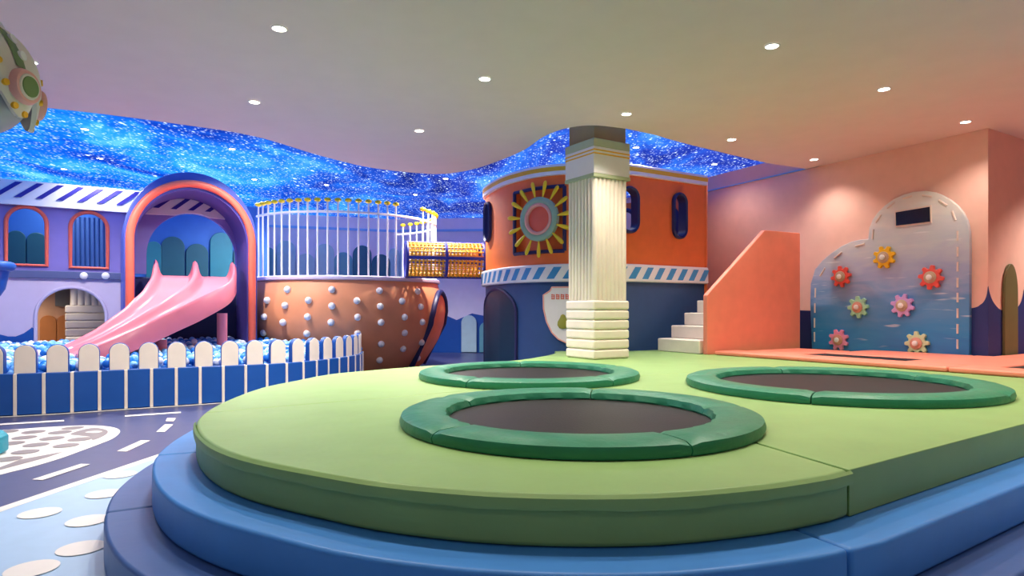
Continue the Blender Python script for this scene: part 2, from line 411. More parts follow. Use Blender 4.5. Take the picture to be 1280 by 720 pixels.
sl = [SW.at(*p) for p in spline([Vector(p) for p in ((1235,357),(1236.5,365),(1240,375),(1245,382.5),(1250,387),(1256,388.5),(1264,388),(1270,385.5),(1275,379),(1278,370),(1279.5,362),(1281,370),(1285,380),(1294,387),(1305,388),(1320,386),(1335,378))],4)]
sl[0] = (-.005, sl[0][1])
wave(SW.w, sl, 0, 0.0, 1, ws, 0.004)
struct(obj('wall_side', ws, ['pink_wall','wave_navy'], weld=False))
a0, a1 = SW.s_at(1252), SW.s_at(1268.5)
zt = SW.at(1260, 330)[1]
ov = MB().extrude([SW.w(s, z, 0.006) for s, z in arch(a0, a1, 0.6, zt, 20, 0.42)], SW.w(0,0,.035)-SW.w(0,0,0))
tag(obj('wall_panel', ov, 'olive_panel', bevel=0.008), 'tall narrow olive green arch-topped panel on the peach side wall at far right', 'wall panel')
tr = MB(); tr.extrude([RW.w(2.6,CEIL,.0), RW.w(11.8,CEIL,.0), RW.w(11.8,CEIL+.02,.0), RW.w(2.6,CEIL+.02,.0)], RW.w(0,0,.03)-RW.w(0,0,0))
struct(obj('trim_1', tr, 'trim_sky'))
# walls outside the frame that close the room
wx = MB(); e0 = SW.w(5.5,0)
wx.extrude([(e0.x,e0.y,0),(14.5,6.5,0),(14.5,6.5,CEIL),(e0.x,e0.y,CEIL)], (.1,.1,0))
wx.extrude([(14.5,6.5,0),(12.5,-2.5,0),(12.5,-2.5,CEIL),(14.5,6.5,CEIL)], (.15,0,0))
struct(obj('wall_far_right', wx, 'coral'))
wy = MB(); wy.extrude([(-11.2,9.2,0),(-9.4,-2.5,0),(-9.4,-2.5,CEIL),(-11.2,9.2,CEIL)], (-.15,0,0))
struct(obj('wall_left', wy, 'lilac'))

# rear walls behind the railing
B0, B1, B2 = (-9.5,17.35), (-3.64,19.4), (2.2,18.95)
for nm, p, q in (('wall_rear', B0, B1), ('wall_back', B1, B2)):
    b = MB(); d = Vector((q[0]-p[0], q[1]-p[1])).normalized(); nn = Vector((-d.y, d.x))*.15
    b.extrude([(p[0],p[1],0),(q[0],q[1],0),(q[0],q[1],STAR),(p[0],p[1],STAR)], (nn.x,nn.y,0))
    struct(obj(nm, b, 'rear_wall'))
b = MB()
for p, q in ((B0,B1),(B1,B2)):
    d = Vector((q[0]-p[0], q[1]-p[1])).normalized(); nn = Vector((d.y, -d.x))*.03
    b.extrude([(p[0],p[1],CEIL-.1),(q[0],q[1],CEIL-.1),(q[0],q[1],CEIL-.03),(p[0],p[1],CEIL-.03)], (nn.x,nn.y,0))
struct(obj('trim_2', b, 'trim_sky'))
PB1 = Plane(B0, math.atan2(B1[1]-B0[1], B1[0]-B0[0])); PB2 = Plane(B1, math.atan2(B2[1]-B1[1], B2[0]-B1[0]))
def wall_pad(plane, px, top, hw_px, m, label, group, z0=0.02, name='wall_pad'):
    s, z = plane.at(px, top); a = plane.s_at(px-hw_px); c = plane.s_at(px+hw_px)
    ob = obj(name, MB().extrude([plane.w(x, y, .012) for x, y in arch(min(a,c), max(a,c), z0, z, 16)], plane.w(0,0,.06)-plane.w(0,0,0)), m, bevel=.015, seg=2)
    return tag(ob, label, 'wall pad', group)
gp = 'arch-topped pads on the rear wall behind the railing'
for i, (px, ty, m, w) in enumerate(((334,309,'teal_mid','first from the pink-rimmed arch'),(357.5,301,'teal_pale','second from the arch, the tallest pale one'),(382,317,'teal_pale','third from the arch, low and pale'),
        (406,305,'teal_pale','fourth from the arch, tall and pale'),(429,315.5,'teal_mid','fifth from the arch, low'),(452.5,307,'teal_dark','sixth from the arch, tall and dark'),(476,318,'teal_dark','seventh from the arch, low and dark'))):
    wall_pad(PB1, px, ty, 11.6, m, 'teal wall pad behind the white railing, ' + w, gp)
for px, ty, hw, m, w in ((493,310.5,6.5,'teal_pale','narrow, past the wall corner'),(509,309.5,9,'teal_pale','just left of the yellow net tunnel')):
    wall_pad(PB2, px, ty, hw, m, 'pale teal arch-topped wall pad behind the white railing, ' + w, gp)
gp2 = 'low arch-topped pads between barrel and tower'
bl = MB(); bl.extrude([PB2.w(PB2.s_at(500),0,.01), PB2.w(PB2.s_at(640),0,.01), PB2.w(PB2.s_at(640),.95,.01), PB2.w(PB2.s_at(590),1.18,.01), PB2.w(PB2.s_at(571),.98,.01), PB2.w(PB2.s_at(552),1.18,.01), PB2.w(PB2.s_at(500),1.0,.01)], PB2.w(0,0,.02)-PB2.w(0,0,0))
tag(obj('wall_panel', bl, 'fence_blue'), 'blue wavy-topped wall panel in the gap between the barrel and the orange tower', 'wall panel')
PB2b = Plane(PB2.w(0,0,.05).to_2d(), math.atan2(B2[1]-B1[1], B2[0]-B1[0]))
for px, ty, m, w in ((586.5,394,'teal_pale','pale teal, nearer the barrel'),(609,402,'teal_mid','darker teal, beside the tower door')):
    wall_pad(PB2b, px, ty, 9.5, m, 'low arch-topped wall pad, ' + w, gp2)

# ================================================================== STEPPED SOFT PLATFORM
gl = [(.70,10.55),(.64,9.9),(.11,8.7),(-.5,8.15),(-1.13,7.66),(-1.61,7.15),(-1.92,6.74),(-2.08,6.09),(-2.18,5.53),(-2.12,4.7),(-1.98,4.06),(-1.77,3.6),(-1.49,3.19),(-1.19,2.9),(-.80,2.65),(-.45,2.47),(0,2.35),(.50,2.34),(.97,2.46),(1.30,2.61)]
curve = [Vector(p) for p in spline([Vector(p) for p in gl], 6)]
udir = Vector((.826,.563)); curve += [Vector((1.30,2.61)) + udir*t for t in (.15,.3,.5,.8,1.3,2,3,4.5,6,7.4)]
right_end = curve[-1]
green_poly = curve + [Vector((9.2,9.9)), Vector((6.50,8.58)), RW.w(1,0,.03).to_2d(), RW.w(2.6,0,.03).to_2d(), Vector((4.9,11.6)), Vector((3.62,11.55)), Vector((2.6,10.97)), Vector((2.2,10.72)), Vector((1.97,10.63)), Vector((1.4,10.58))]
def clip(poly, p, n):                                # keep the side n points to
    out = []
    for i in range(len(poly)):
        a, b = poly[i], poly[(i+1) % len(poly)]; da, db = (a-p).dot(n), (b-p).dot(n)
        if da >= 0: out.append(a)
        if (da >= 0) != (db >= 0): out.append(a.lerp(b, da/(da-db)))
    return out
plat = thing('padded_platform', 'big green vinyl-covered foam platform carrying the round trampolines and the column', 'play platform', (0.5,6,0))
L1p, L1n = Vector((1.42,2.68)), Vector((.953,.302)); L2p, L2n = Vector((-1.84,4.32)), Vector((-.571,.821))
g_ = .002
for s1 in (1,-1):
    q = clip(green_poly, L1p + L1n*g_*s1, L1n*s1)
    for s2 in (1,-1):
        r = clip(q, L2p + L2n*g_*s2, L2n*s2)
        if len(r) > 2: obj('pad', MB().prism(r, 0.402, GREEN), 'green_vinyl', plat, bevel=.022, seg=3)
# the folded cover hanging over the front edge of the front pad
i0 = min(range(len(curve)), key=lambda i: (curve[i]-Vector((-1.9,3.9))).length); i1 = min(range(len(curve)), key=lambda i: (curve[i]-Vector((1.36,2.66))).length)
seg_ = curve[i0:i1+1]
fl_ = MB(); rings = []
for i, (p, a, b_, c) in enumerate(zip(seg_, offset(seg_, .002), offset(seg_, .014), offset(seg_, .016))):
    w = .002*math.sin(i*1.9) + .002*math.sin(i*.7+1)
    rings.append([(a.x,a.y,GREEN-.004), (b_.x,b_.y,GREEN-.014), (c.x,c.y,GREEN-.045+w), (b_.x,b_.y,GREEN-.058+w), (a.x,a.y,GREEN-.056)])
fl_.loft(rings); obj('cover_flap', fl_, 'green_vinyl', plat)
# two steps made of foam pads
def step(name, label, d0, d1, z0, z1, seams, m):
    t = thing(name, label, 'padded step', (0,2.2,0))
    base = curve[14:]
    base = resample(base, .06)
    ins = offset(base, d0); out = offset(base, d1)
    bounds = [0] + sorted(min(range(len(base)), key=lambda i: (out[i]-Vector(s)).length) for s in seams) + [len(base)-1]
    for a, b in zip(bounds, bounds[1:]):
        if b - a < 3: continue
        o_ = out[a:b+1]; i_ = ins[a:b+1]
        sh = (o_[1]-o_[0]).normalized()*.004; o_ = [o_[0]+sh] + o_[1:-1] + [o_[-1]-sh]; i_ = [i_[0]+sh] + i_[1:-1] + [i_[-1]-sh]
        mb = MB(); mb.loft([[(p.x,p.y,z0),(q.x,q.y,z0),(q.x,q.y,z1),(p.x,p.y,z1)] for p, q in zip(i_, o_)])
        obj('pad', mb, m, t, bevel=.02, seg=3)
    return t
step('padded_step', 'bright blue padded step wrapping around the foot of the green platform', -.25, .222, .202, .40, [(-2.1,3.9),(1.24,2.29),(4.2,4.35)], 'step_blue')
step('padded_step', 'darker navy blue padded bottom step on the floor around the platform', -.01, .44, .004, .20, [(-2.12,3.38),(.9,1.87),(3.5,3.4)], 'step_navy')

# ================================================================== ROUND TRAMPOLINES
def trampoline(c, r, ri, label, rot):
    t = thing('round_trampoline', label, 'trampoline', (c[0],c[1],GREEN), 0, 'round trampolines on the green platform')
    k = 5
    for i in range(k):
        a0 = rot + 2*PI*i/k + .004; a1 = rot + 2*PI*(i+1)/k - .004; n = 22; rings = []
        for j in range(n+1):
            a = a0 + (a1-a0)*j/n; w = .006*math.sin(j*2.3+i) + .004*math.sin(j*5.1); e = .012 if j in (0, n) else 0.0
            prof = [(ri+.004,.008),(ri+w*.6-.004,.03),(ri+.012+w,.068-e),(ri+.05,.08-e),((r+ri)/2,.082-e),(r-.05,.078-e),(r-.01,.062-e),(r,.03),(r-.008,.004)]
            rings.append([(c[0]+q*math.cos(a), c[1]+q*math.sin(a), GREEN+z) for q, z in prof])
        obj('edge_pad', MB().loft(rings), 'pad_green', t, bevel=0)
    obj('jumping_bed', MB().lathe([(0,.016),(ri*.5,.015),(ri*.9,.017),(ri+.002,.02),(ri+.002,.004),(0,.004)], (c[0],c[1],GREEN), 64), 'bed_black', t)
trampoline((.40,3.90), 1.07, .79, 'nearest round trampoline with green padded rim, front and centre on the green platform', 1.35)
trampoline((.17,6.45), 1.10, .84, 'round trampoline with green rim behind the nearest one, in front of the column', .4)
trampoline((2.81,5.58), 1.25, .97, 'large round trampoline with green rim on the right, in front of the coral pads', -.9)

# ================================================================== COLUMN
def fluted(mb, c, w, rz, z0, z1, k=8, m=0):
    h = w/2; pts = []; st = w/k
    for f in range(4):
        ang = rz + f*PI/2; cs, sn = math.cos(ang), math.sin(ang)
        for i in range(k):
            for j in range(6):
                t = j/6; x = -h + st*(i+t); y = -h + .022 - .034*math.sin(PI*t)**.55
                pts.append((c[0]+x*cs-y*sn, c[1]+x*sn+y*cs))
    mb.prism(pts, z0, z1, m)
CR = math.radians(32); cu = Vector((math.cos(CR), math.sin(CR))); cv = Vector((-cu.y, cu.x))
cn = Vector((1.108,8.65)); cw = .645; cc = cn + cu*cw/2 + cv*cw/2
col = thing('column', 'white fluted square column with padded brick base standing on the green platform', 'column', (cc.x,cc.y,GREEN), CR)
bh = (1.41-GREEN)/6
for i in range(6): obj('base_pad', MB().box((cc.x,cc.y,GREEN+bh*(i+.5)), (cw,cw,bh-.004), CR), 'cream', col, bevel=.032, seg=4)
mb = MB(); fluted(mb, cc, cw-.06, CR, 1.41, 3.09, 8); obj('shaft', mb, 'cream', col, smooth=50)
for k_, (w_, za, zb, m_) in {'capital_ledge':(cw+.015,3.085,3.135,'sage'),'capital':(cw,3.135,3.50,'white'),'capital_top':(cw+.004,3.50,3.61,'sage'),'neck':(cw-.08,3.61,CEIL+.29,'olive')}.items():
    obj(k_, MB().box((cc.x,cc.y,(za+zb)/2),(w_,w_,zb-za-.001),CR), m_, col, bevel=.006, seg=2)
for z in (3.405,3.452): obj('gold_band', MB().box((cc.x,cc.y,z),(cw+.008,cw+.008,.02),CR), 'gold', col, bevel=.003, seg=1)

# ================================================================== ORANGE TOWER
tp = [Vector(p)*1.07 for p in [(-.50,12.55),(-.54,12.0),(-.2,11.0),(.13,10.48),(.445,10.17),(.825,10.0),(1.35,9.94),(1.84,10.03),(2.39,10.34),(3.34,10.92)]]
tpath = spline(tp, 10); tlen = [0]
for a, b in zip(tpath, tpath[1:]): tlen.append(tlen[-1] + (b-a).length)
TL = tlen[-1]
def tpt(s):
    i = 0
    while i < len(tlen)-2 and tlen[i+1] < s: i += 1
    a, b = tpath[i], tpath[i+1]; p = a.lerp(b, (s-tlen[i])/(tlen[i+1]-tlen[i]))
    q = tpath[max(0,i-1)]; r = tpath[min(len(tpath)-1,i+2)]; t = (r-q).normalized()
    return p, Vector((t.y, -t.x))
def tw(s, z, d=0.0): p, n = tpt(s); return Vector((p.x+n.x*d, p.y+n.y*d, z))
def ts(px, d=-.06):
    best = min((abs(640+F*tw(TL*i/800,0,d).x/tw(TL*i/800,0,d).y - px), i) for i in range(60,801)); return TL*best[1]/800
def tz(s, py, d=-.06): return EYE + (HOR-py)*tw(s,0,d).y/F
tower = thing('play_tower', 'orange rounded play tower with portholes, gold rim and navy lower wall behind the column', 'play tower', (1.4,12.3,0))
scuts = [TL*i/70 for i in range(1,70)]
WD = -.06
s1c, s2c, s3c = ts(786), ts(848.5), ts(611)
ph = []
for s, y0, y1, hw in ((s1c,233,292,.20),(s2c,241,299,.175),(s3c,252,303,.22)):
    za, zb = tz(s,y1), tz(s,y0); ph.append((s,(za+zb)/2,hw,(zb-za)/2))
sq0, sq1 = ts(644), ts(706); sqz0, sqz1 = 2.27, 3.36
ZR0, ZR1, ZL0, ZL1 = 3.55, 3.73, 1.75, 2.05
up = slab([(0,ZL1-.05),(TL,ZL1-.05),(TL,ZR1-.05),(0,ZR1-.05)], [capsule(s,z,hw-.03,hh-.03) for s,z,hw,hh in ph] + [[(sq0,sqz0),(sq1,sqz0),(sq1,sqz1),(sq0,sqz1)]], .11, tw, scuts, WD)
obj('upper_wall', up, 'orange', tower)
def curved_band(s0, s1, za, zb, d0, d1, n=80):
    mb = MB(); mb.loft([[tw(s0+(s1-s0)*i/n,za,d0),tw(s0+(s1-s0)*i/n,za,d1),tw(s0+(s1-s0)*i/n,zb,d1),tw(s0+(s1-s0)*i/n,zb,d0)] for i in range(n+1)]); return mb
obj('rim', curved_band(0,TL,ZR0,ZR1,-.2,.0), 'white', tower, bevel=.012, seg=2)
obj('gold_stripe', curved_band(0,TL,3.615,3.685,-.01,.006), 'gold', tower)
led = obj('ledge', curved_band(0,TL,ZL0,ZL1,-.25,.03), 'white', tower, bevel=.03, seg=3)
n = 34; mbs = MB(); s_ = .25
while s_ < TL-.2:
    w = .135; lean = .13
    for j in range(6):
        t0, t1 = j/6, (j+1)/6; zz0 = ZL0+.05+(ZL1-ZL0-.10)*t0; zz1 = ZL0+.05+(ZL1-ZL0-.10)*t1
        mbs.add([tw(min(TL,s_+lean*t0),zz0,.034),tw(min(TL,s_+w+lean*t0),zz0,.034),tw(min(TL,s_+w+lean*t1),zz1,.034),tw(min(TL,s_+lean*t1),zz1,.034)],[[0,1,2,3]])
    s_ += .275
obj('ledge_stripes', mbs, 'stripe_blue', led)
low = slab([(0,.0),(TL,.0),(TL,ZL0),(0,ZL0)], [], .15, tw, scuts, WD); obj('lower_wall', low, 'navy', tower)
for s,z,hw,hh in ph:
    mb = MB(); o1 = capsule(s,z,hw,hh); i1_ = capsule(s,z,hw-.05,hh-.05); rg = []
    for (a,b),(c,d) in zip(o1,i1_): rg.append([tw(a,b,WD-.01),tw(a,b,WD+.05),tw((a+c)/2,(b+d)/2,WD+.075),tw(c,d,WD+.05),tw(c,d,WD-.13),tw(c+(a-c)*.3,d+(b-d)*.3,WD-.13)])
    mb.loft(rg, True); obj('porthole_frame', mb, 'navy_dark', tower)
rec = MB()
for (a,b),(c,d) in (((sq0,sqz0),(sq1,sqz0)),((sq1,sqz0),(sq1,sqz1)),((sq1,sqz1),(sq0,sqz1)),((sq0,sqz1),(sq0,sqz0))):
    k = 8
    rec.tube([tw(a+(c-a)*i/k, b+(d-b)*i/k, WD+.015) for i in range(k+1)], .032, 6)
obj('window_frame', rec, 'navy_dark', tower)
obj('window_recess', slab([(sq0-.05,sqz0-.05),(sq1+.05,sqz0-.05),(sq1+.05,sqz1+.05),(sq0-.05,sqz1+.05)], [], .04, tw, [sq0+.1*i for i in range(1,14)], WD-.115), 'orange', tower)
ds0, ds1 = ts(606.5), ts(645)
obj('door', slab(arch(ds0+.1,ds1,.02,1.64,18,.42), [], .03, tw, [ds0+.08*i for i in range(1,16)], WD+.035), 'door_dark', tower)
obj('door_frame', ring_tube(arch(ds0+.07,ds1+.03,.02,1.67,18,.44), tw, WD+.02, .03, False), 'navy_dark', tower)
# back of the tower with a porthole looking through to the pink wall
e = tp[-1]; s0_ = tp[0]
bk = [Vector((e.x,e.y)), Vector((3.80,12.6)), Vector((3.55,14.1)), Vector((2.0,14.9)), Vector((.5,14.7)), Vector((-.25,14.0)), Vector((s0_.x,s0_.y))]
bpath = spline(bk, 8); bl_ = [0]
for a,b in zip(bpath,bpath[1:]): bl_.append(bl_[-1]+(b-a).length)
BL = bl_[-1]
def bw(s,z,d=0.0):
    s = max(0,min(BL,s)); i = 0
    while i < len(bl_)-2 and bl_[i+1] < s: i += 1
    a,b = bpath[i],bpath[i+1]; p = a.lerp(b,(s-bl_[i])/(bl_[i+1]-bl_[i])); t=(b-a).normalized(); return Vector((p.x-t.y*d,p.y+t.x*d,z))
cand = min((abs(640+F*bw(BL*i/300,0,.06).x/bw(BL*i/300,0,.06).y-845), i) for i in range(20,300))[1]*BL/300
cand1 = min((abs(640+F*bw(BL*i/300,0,.06).x/bw(BL*i/300,0,.06).y-783), i) for i in range(20,300))[1]*BL/300
bph = [capsule(cand,2.95,.2,.5), capsule(cand1,3.0,.22,.55)]
obj('rear_wall', slab([(0.02,0),(BL-.02,0),(BL-.02,ZR1-.02),(0.02,ZR1-.02)], bph, .12, bw, [BL*i/40 for i in range(1,40)], .14), 'orange', tower)
for o_ in bph: obj('porthole_frame', ring_tube(o_, bw, .15, .05), 'navy_dark', tower)

# sun ornament hung in front of the square window
ss = ts(676.5); sz = 2.82; sp_, sn_ = tpt(ss)
sa = math.atan2(sn_.y, sn_.x); sm = Matrix(((-sn_.y,0,sn_.x,0),(sn_.x,0,sn_.y,0),(0,1,0,0),(0,0,0,1)))
sm = Matrix.Translation(tw(ss, sz, WD+.03)) @ sm
sun = thing('sun_ornament', 'sun-shaped ornament with yellow rays and grey-green ring on the orange tower', 'wall ornament', matrix=sm)
def lobj(name, mb, m, root, bevel=0.0, seg=2, smooth=40): return obj(name, mb, m, root, bevel, seg, smooth, matrix=Matrix.Identity(4))
lobj('ring', MB().lathe([(.27,0),(.27,.07),(.30,.09),(.345,.09),(.375,.07),(.375,0)], n=48).lathe([(.27,0),(.375,0)], n=48), 'teal_ring', sun)
lobj('inner_ring', MB().lathe([(.215,.02),(.215,.075),(.24,.1),(.272,.085),(.272,.02)], n=48), 'ship_pink', sun)
lobj('disc', MB().lathe([(0,.055),(.15,.05),(.218,.03),(.218,.0),(0,.0)], n=40), 'coral_frame', sun)
for i in range(15):
    a = 2*PI*i/15 + .1; prof = [(.37,.012),(.45,.024),(.55,.038),(.62,.037),(.65,.02),(.655,.004)]; rg=[]
    for r_, w in prof:
        rg.append([(r_*math.cos(a)-w*math.cos(k)*math.sin(a), r_*math.sin(a)+w*math.cos(k)*math.cos(a), .05+.025*math.sin(k)*w/.046) for k in [2*PI*q/10 for q in range(10)]])
    lobj('ray', MB().loft(rg), 'yellow', sun, smooth=60)

# shield sign on the navy wall beside the column
hs = ts(708); shp, shn = tpt(hs)
hm = Matrix.Translation(tw(hs, 1.2, WD+.02)) @ Matrix(((-shn.y,0,shn.x,0),(shn.x,0,shn.y,0),(0,1,0,0),(0,0,0,1)))
shield = thing('shield_sign', 'pale shield-shaped sign with coral edge and a pear, half behind the column', 'sign', matrix=hm)
half = [(0,.46),(.24,.46),(.27,.40),(.33,.36),(.385,.33),(.38,.1),(.33,-.12),(.24,-.30),(.13,-.41),(0,-.47)]
outl = half + [(-x,y) for x,y in reversed(half[1:-1])]
lobj('board', MB().extrude([(x,y,0) for x,y in outl], (0,0,.03)), 'white', shield, .006)
lobj('edge_trim', MB().tube([(x,y,.03) for x,y in outl], .014, 6, True), 'ship_pink', shield)
lobj('pear', MB().lathe([(0,-.16),(.06,-.15),(.095,-.1),(.09,-.04),(.05,.03),(.035,.07),(0,.09)], n=20).tube([(0,.08,0),(.01,.14,0)],.008,6), 'pear', shield)
pr = [o for o in bpy.data.objects if o.name == 'pear'][0]
for v in pr.data.vertices: x,y,z = v.co; v.co = (x-.05, z-.08, .035+max(y,-.0)*.4) 
gly = MB()
for gx in (-.22,-.14,-.06,.02,.10):
    for bx,by,w,h in ((0,.03,.06,.012),(0,-.0,.06,.012),(0,-.035,.055,.012),(-.015,0,.012,.09),(.02,-.01,.012,.07)):
        gly.box((gx+bx,.30+by,.034),(w,h,.006))
lobj('lettering', gly, 'coral_frame', shield)

# ================================================================== STAIRS AND CORAL PARAPET
SU = Vector((.883,.469)); SV = Vector((-.469,.883))
st = thing('staircase', 'cream padded steps climbing beside the navy tower wall behind the coral parapet', 'staircase', (2.85,9.75,GREEN))
p0 = Vector((2.86,9.78)); W_ = .95; run = .29; rise = .21
for i in range(6):
    a = p0 + SU*run*i; L_ = run*(6-i) + .35
    q = [a, a+SU*L_, a+SU*L_+SV*W_, a+SV*W_]
    obj('tread_block', MB().prism(q, GREEN+rise*i+.001, GREEN+rise*(i+1)), 'cream', st, bevel=.018, seg=3)
q0 = Vector((2.95,9.68)); par = []
for t,z in ((0,GREEN),(2.1,GREEN),(2.1,2.56),(1.26,2.56),(0,1.50)): p = q0+SU*t; par.append((p.x,p.y,z))
tag(obj('parapet', MB().extrude(par, (SV.x*.085,SV.y*.085,0)), 'coral', bevel=.014, seg=3), 'coral side wall with a sloping top that follows the cream stairs', 'stair wall')
# upper landing slab joining stairs to the tower deck

# ================================================================== CORAL PADS WITH RECTANGULAR TRAMPOLINES
E1 = Vector((.52,-.854)); E2 = Vector((.854,.52)); F0 = Vector((2.98,9.73))
def ee(a,b): p = F0 + E1*a + E2*b; return Vector((p.x,p.y))
ct = thing('trampoline_surround', 'coral padded surround of the rectangular trampolines below the gear board', 'trampoline padding', (4.2,8.6,GREEN))
ZT = .66
for a0_,a1_,b0_,b1_ in ((.12,3.30,0,.48),(3.31,6.2,0,.48),(.30,1.2,.49,1.75),(1.21,2.6,1.08,2.30),(2.61,3.6,.49,2.30),(3.61,6.2,1.3,2.6),(2.80,3.60,2.31,4.2)):
    obj('pad', MB().prism([ee(a0_,b0_),ee(a1_,b0_),ee(a1_,b1_),ee(a0_,b1_)], GREEN+.002, ZT), 'coral', ct, bevel=.022, seg=3)
for a0_,a1_,b0_,b1_,lb in ((1.21,2.6,.49,1.07,'narrow black trampoline bed sunk between the coral pads below the gear board'),(3.61,6.2,.49,1.29,'black trampoline bed at the right edge among the coral pads')):
    tb = obj('trampoline_bed', MB().prism([ee(a0_,b0_),ee(a1_,b0_),ee(a1_,b1_),ee(a0_,b1_)], GREEN+.03, ZT-.012), 'bed_black', bevel=.003, seg=1)
    tag(tb, lb, 'trampoline', 'rectangular trampoline beds')

# ================================================================== GEAR BOARD ON THE RIGHT WALL
def rp(px,py): return RW.at(px,py)
ol = [(1018,437),(1016,380),(1016.5,355),(1022,337),(1031,326),(1042,317),(1055,308),(1067,302.5),(1078,300),(1088.5,299)]
ol2 = [(1088.5,299),(1090,285),(1094,275),(1100,266.5),(1109,257.5),(1120,249.5),(1132,244),(1145,240.2),(1160,239),(1171,240.5),(1181,244.5),(1191,250),(1200,257.5),(1207,266),(1212,276),(1215,290),(1215.5,310),(1215,443)]
pts = [rp(*p) for p in ol] + [rp(*p) for p in ol2[1:]]
pts[0] = (pts[0][0], .61); pts[-1] = (pts[-1][0], .61)
bc = RW.w(pts[-1][0], .61, .0)
board = thing('gear_board', 'rounded blue and white printed play board with coloured gears on the pink wall', 'play board', (bc.x,bc.y,.61))
obj('board', MB().extrude([RW.w(s,z,.008) for s,z in pts], RW.w(0,0,.06)-RW.w(0,0,0)), 'board_print', board, bevel=.008, seg=2)
def onb(px,py,d=.07): s,z = rp(px,py); return RW.w(s,z,d)
for px,py,ang in ((1022.5,366,88),(1022,385,90),(1021.5,403.5,90),(1021.5,421,90),(1031.5,340,58),(1051,319,38),(1078.5,306.5,15),(1094.5,293,85),(1101.5,273.5,55),(1117,257,38),(1138,247,16),(1162.5,245.5,-8),(1182.5,254,-33),(1196,270,-70),(1200.5,295,-90),(1200.5,315,-90),(1200.5,333.5,-90),(1200.5,353.5,-90),(1200.5,372,-90),(1200.5,391.5,-90),(1200.5,411,-90),(1200.5,430,-90)):
    a = math.radians(ang); l = 6.0; c0 = onb(px-l*math.cos(a), py+l*math.sin(a)); c1 = onb(px+l*math.cos(a), py-l*math.sin(a))
    obj('stitch', MB().tube([c0,c1], .014, 6), 'stitch', board)
scr = [onb(*p, .069) for p in ((1124,266),(1166.5,259),(1167,277.5),(1124.5,282.5))]
obj('screen_frame', MB().extrude([onb(*p,.068) for p in ((1122.5,264),(1168,256.8),(1168.6,279),(1123,284.5))], RW.w(0,0,.014)-RW.w(0,0,0)), 'stitch', board)
obj('screen', MB().extrude(scr, RW.w(0,0,.02)-RW.w(0,0,0)), 'screen_black', board)
def gear_proto():
    t = thing('gear', 'x', 'gear', matrix=Matrix.Identity(4), group='gears on the play board')
    k = 8; o_ = []
    for i in range(k*12):
        a = 2*PI*i/(k*12); w = math.cos(k*a); r =   .152 + .026*max(-1,min(1,w*1.9)); o_.append((r*math.cos(a), r*math.sin(a), 0))
    lobj('cog', MB().extrude(o_, (0,0,.045)), 'gear_yellow', t, .01, 2)
    h = lobj('hub', MB().lathe([(0,.045),(.088,.045),(.088,.058),(.08,.064),(.064,.064),(.062,.07),(.054,.074),(0,.074)], n=28), 'beige_hub', t)
    cp = lobj('cap', MB().lathe([(0,.073),(.04,.073),(.04,.084),(.032,.09),(0,.091)], n=20), 'white', t)
    return t
gear0 = gear_proto(); first = True
for px,py,gm,hm_,lb in ((1110,322,'gear_yellow','beige_hub','yellow gear at the top of the play board, below the dark screen'),(1056,346,'gear_coral','beige_hub','coral red gear at the left lobe of the play board'),
    (1168.5,347,'gear_coral','beige_hub','coral red gear at the right side of the play board'),(1077.5,384,'gear_mint','rose_hub','mint green gear left of the lilac gear on the play board'),
    (1133,382,'gear_lilac','beige_hub','lilac gear in the middle of the play board'),(1053,425,'gear_pink','rose_hub','pink gear at the lower left corner of the play board'),(1151,431,'gear_cream','rose_hub','pale cream-green gear at the bottom of the play board')):
    s,z = rp(px,py); mt = RW.matrix(s,max(z,.786),.07) @ Matrix.Rotation(random.random(),4,'Z')
    if first: g = gear0; g.matrix_world = mt; g['label'] = lb; first = False
    else: g = dup(gear0, mt, lb)
    for ch in KIDS(g):
        nm = ch.name.split('.')[0]
        if nm in ('cog','hub'):
            ch.material_slots[0].link = 'OBJECT'; ch.material_slots[0].material = M[gm if nm == 'cog' else hm_]

# ================================================================== TERRACOTTA BARREL WITH RAILING
BC = Vector((-3.72,14.4)); BR = 2.13
prof = [(1.62,0.0),(1.82,.3),(2.0,.6),(2.13,.95),(2.17,1.25),(2.15,1.5),(2.09,1.70),(2.03,1.86)]
def br(z):
    for (r0,za),(r1,zb) in zip(prof,prof[1:]):
        if za <= z <= zb: return r0 + (r1-r0)*(z-za)/(zb-za)
    return prof[-1][0] if z > prof[-1][1] else prof[0][0]
def on_barrel(px,py):
    d = 11.5
    while d < 15:
        x = (px-640)/F*d; z = EYE+(HOR-py)*d/F
        if (Vector((x,d))-BC).length <= br(z): return Vector((x,d,z))
        d += .004
    return None
barrel = thing('climbing_barrel', 'terracotta orange round tower studded with white climbing knobs beside the ball pit', 'climbing tower', (BC.x,BC.y,0))
sp2 = [Vector((r,z)) for r,z in prof]; sp2 = spline(sp2,4)
obj('shell', MB().lathe([(p.x,p.y) for p in sp2]+[(1.9,1.86),(1.5,1.86)], (BC.x,BC.y,0), 72), 'terracotta', barrel)
obj('ledge', MB().lathe([(1.5,1.862),(2.06,1.862),(2.09,1.88),(2.09,1.93),(2.06,1.95),(1.5,1.95)], (BC.x,BC.y,0), 72), 'lilac', barrel)
obj('deck', MB().lathe([(0,1.87),(1.6,1.87),(1.6,1.945),(0,1.945)], (BC.x,BC.y,0), 48), 'lilac', barrel)
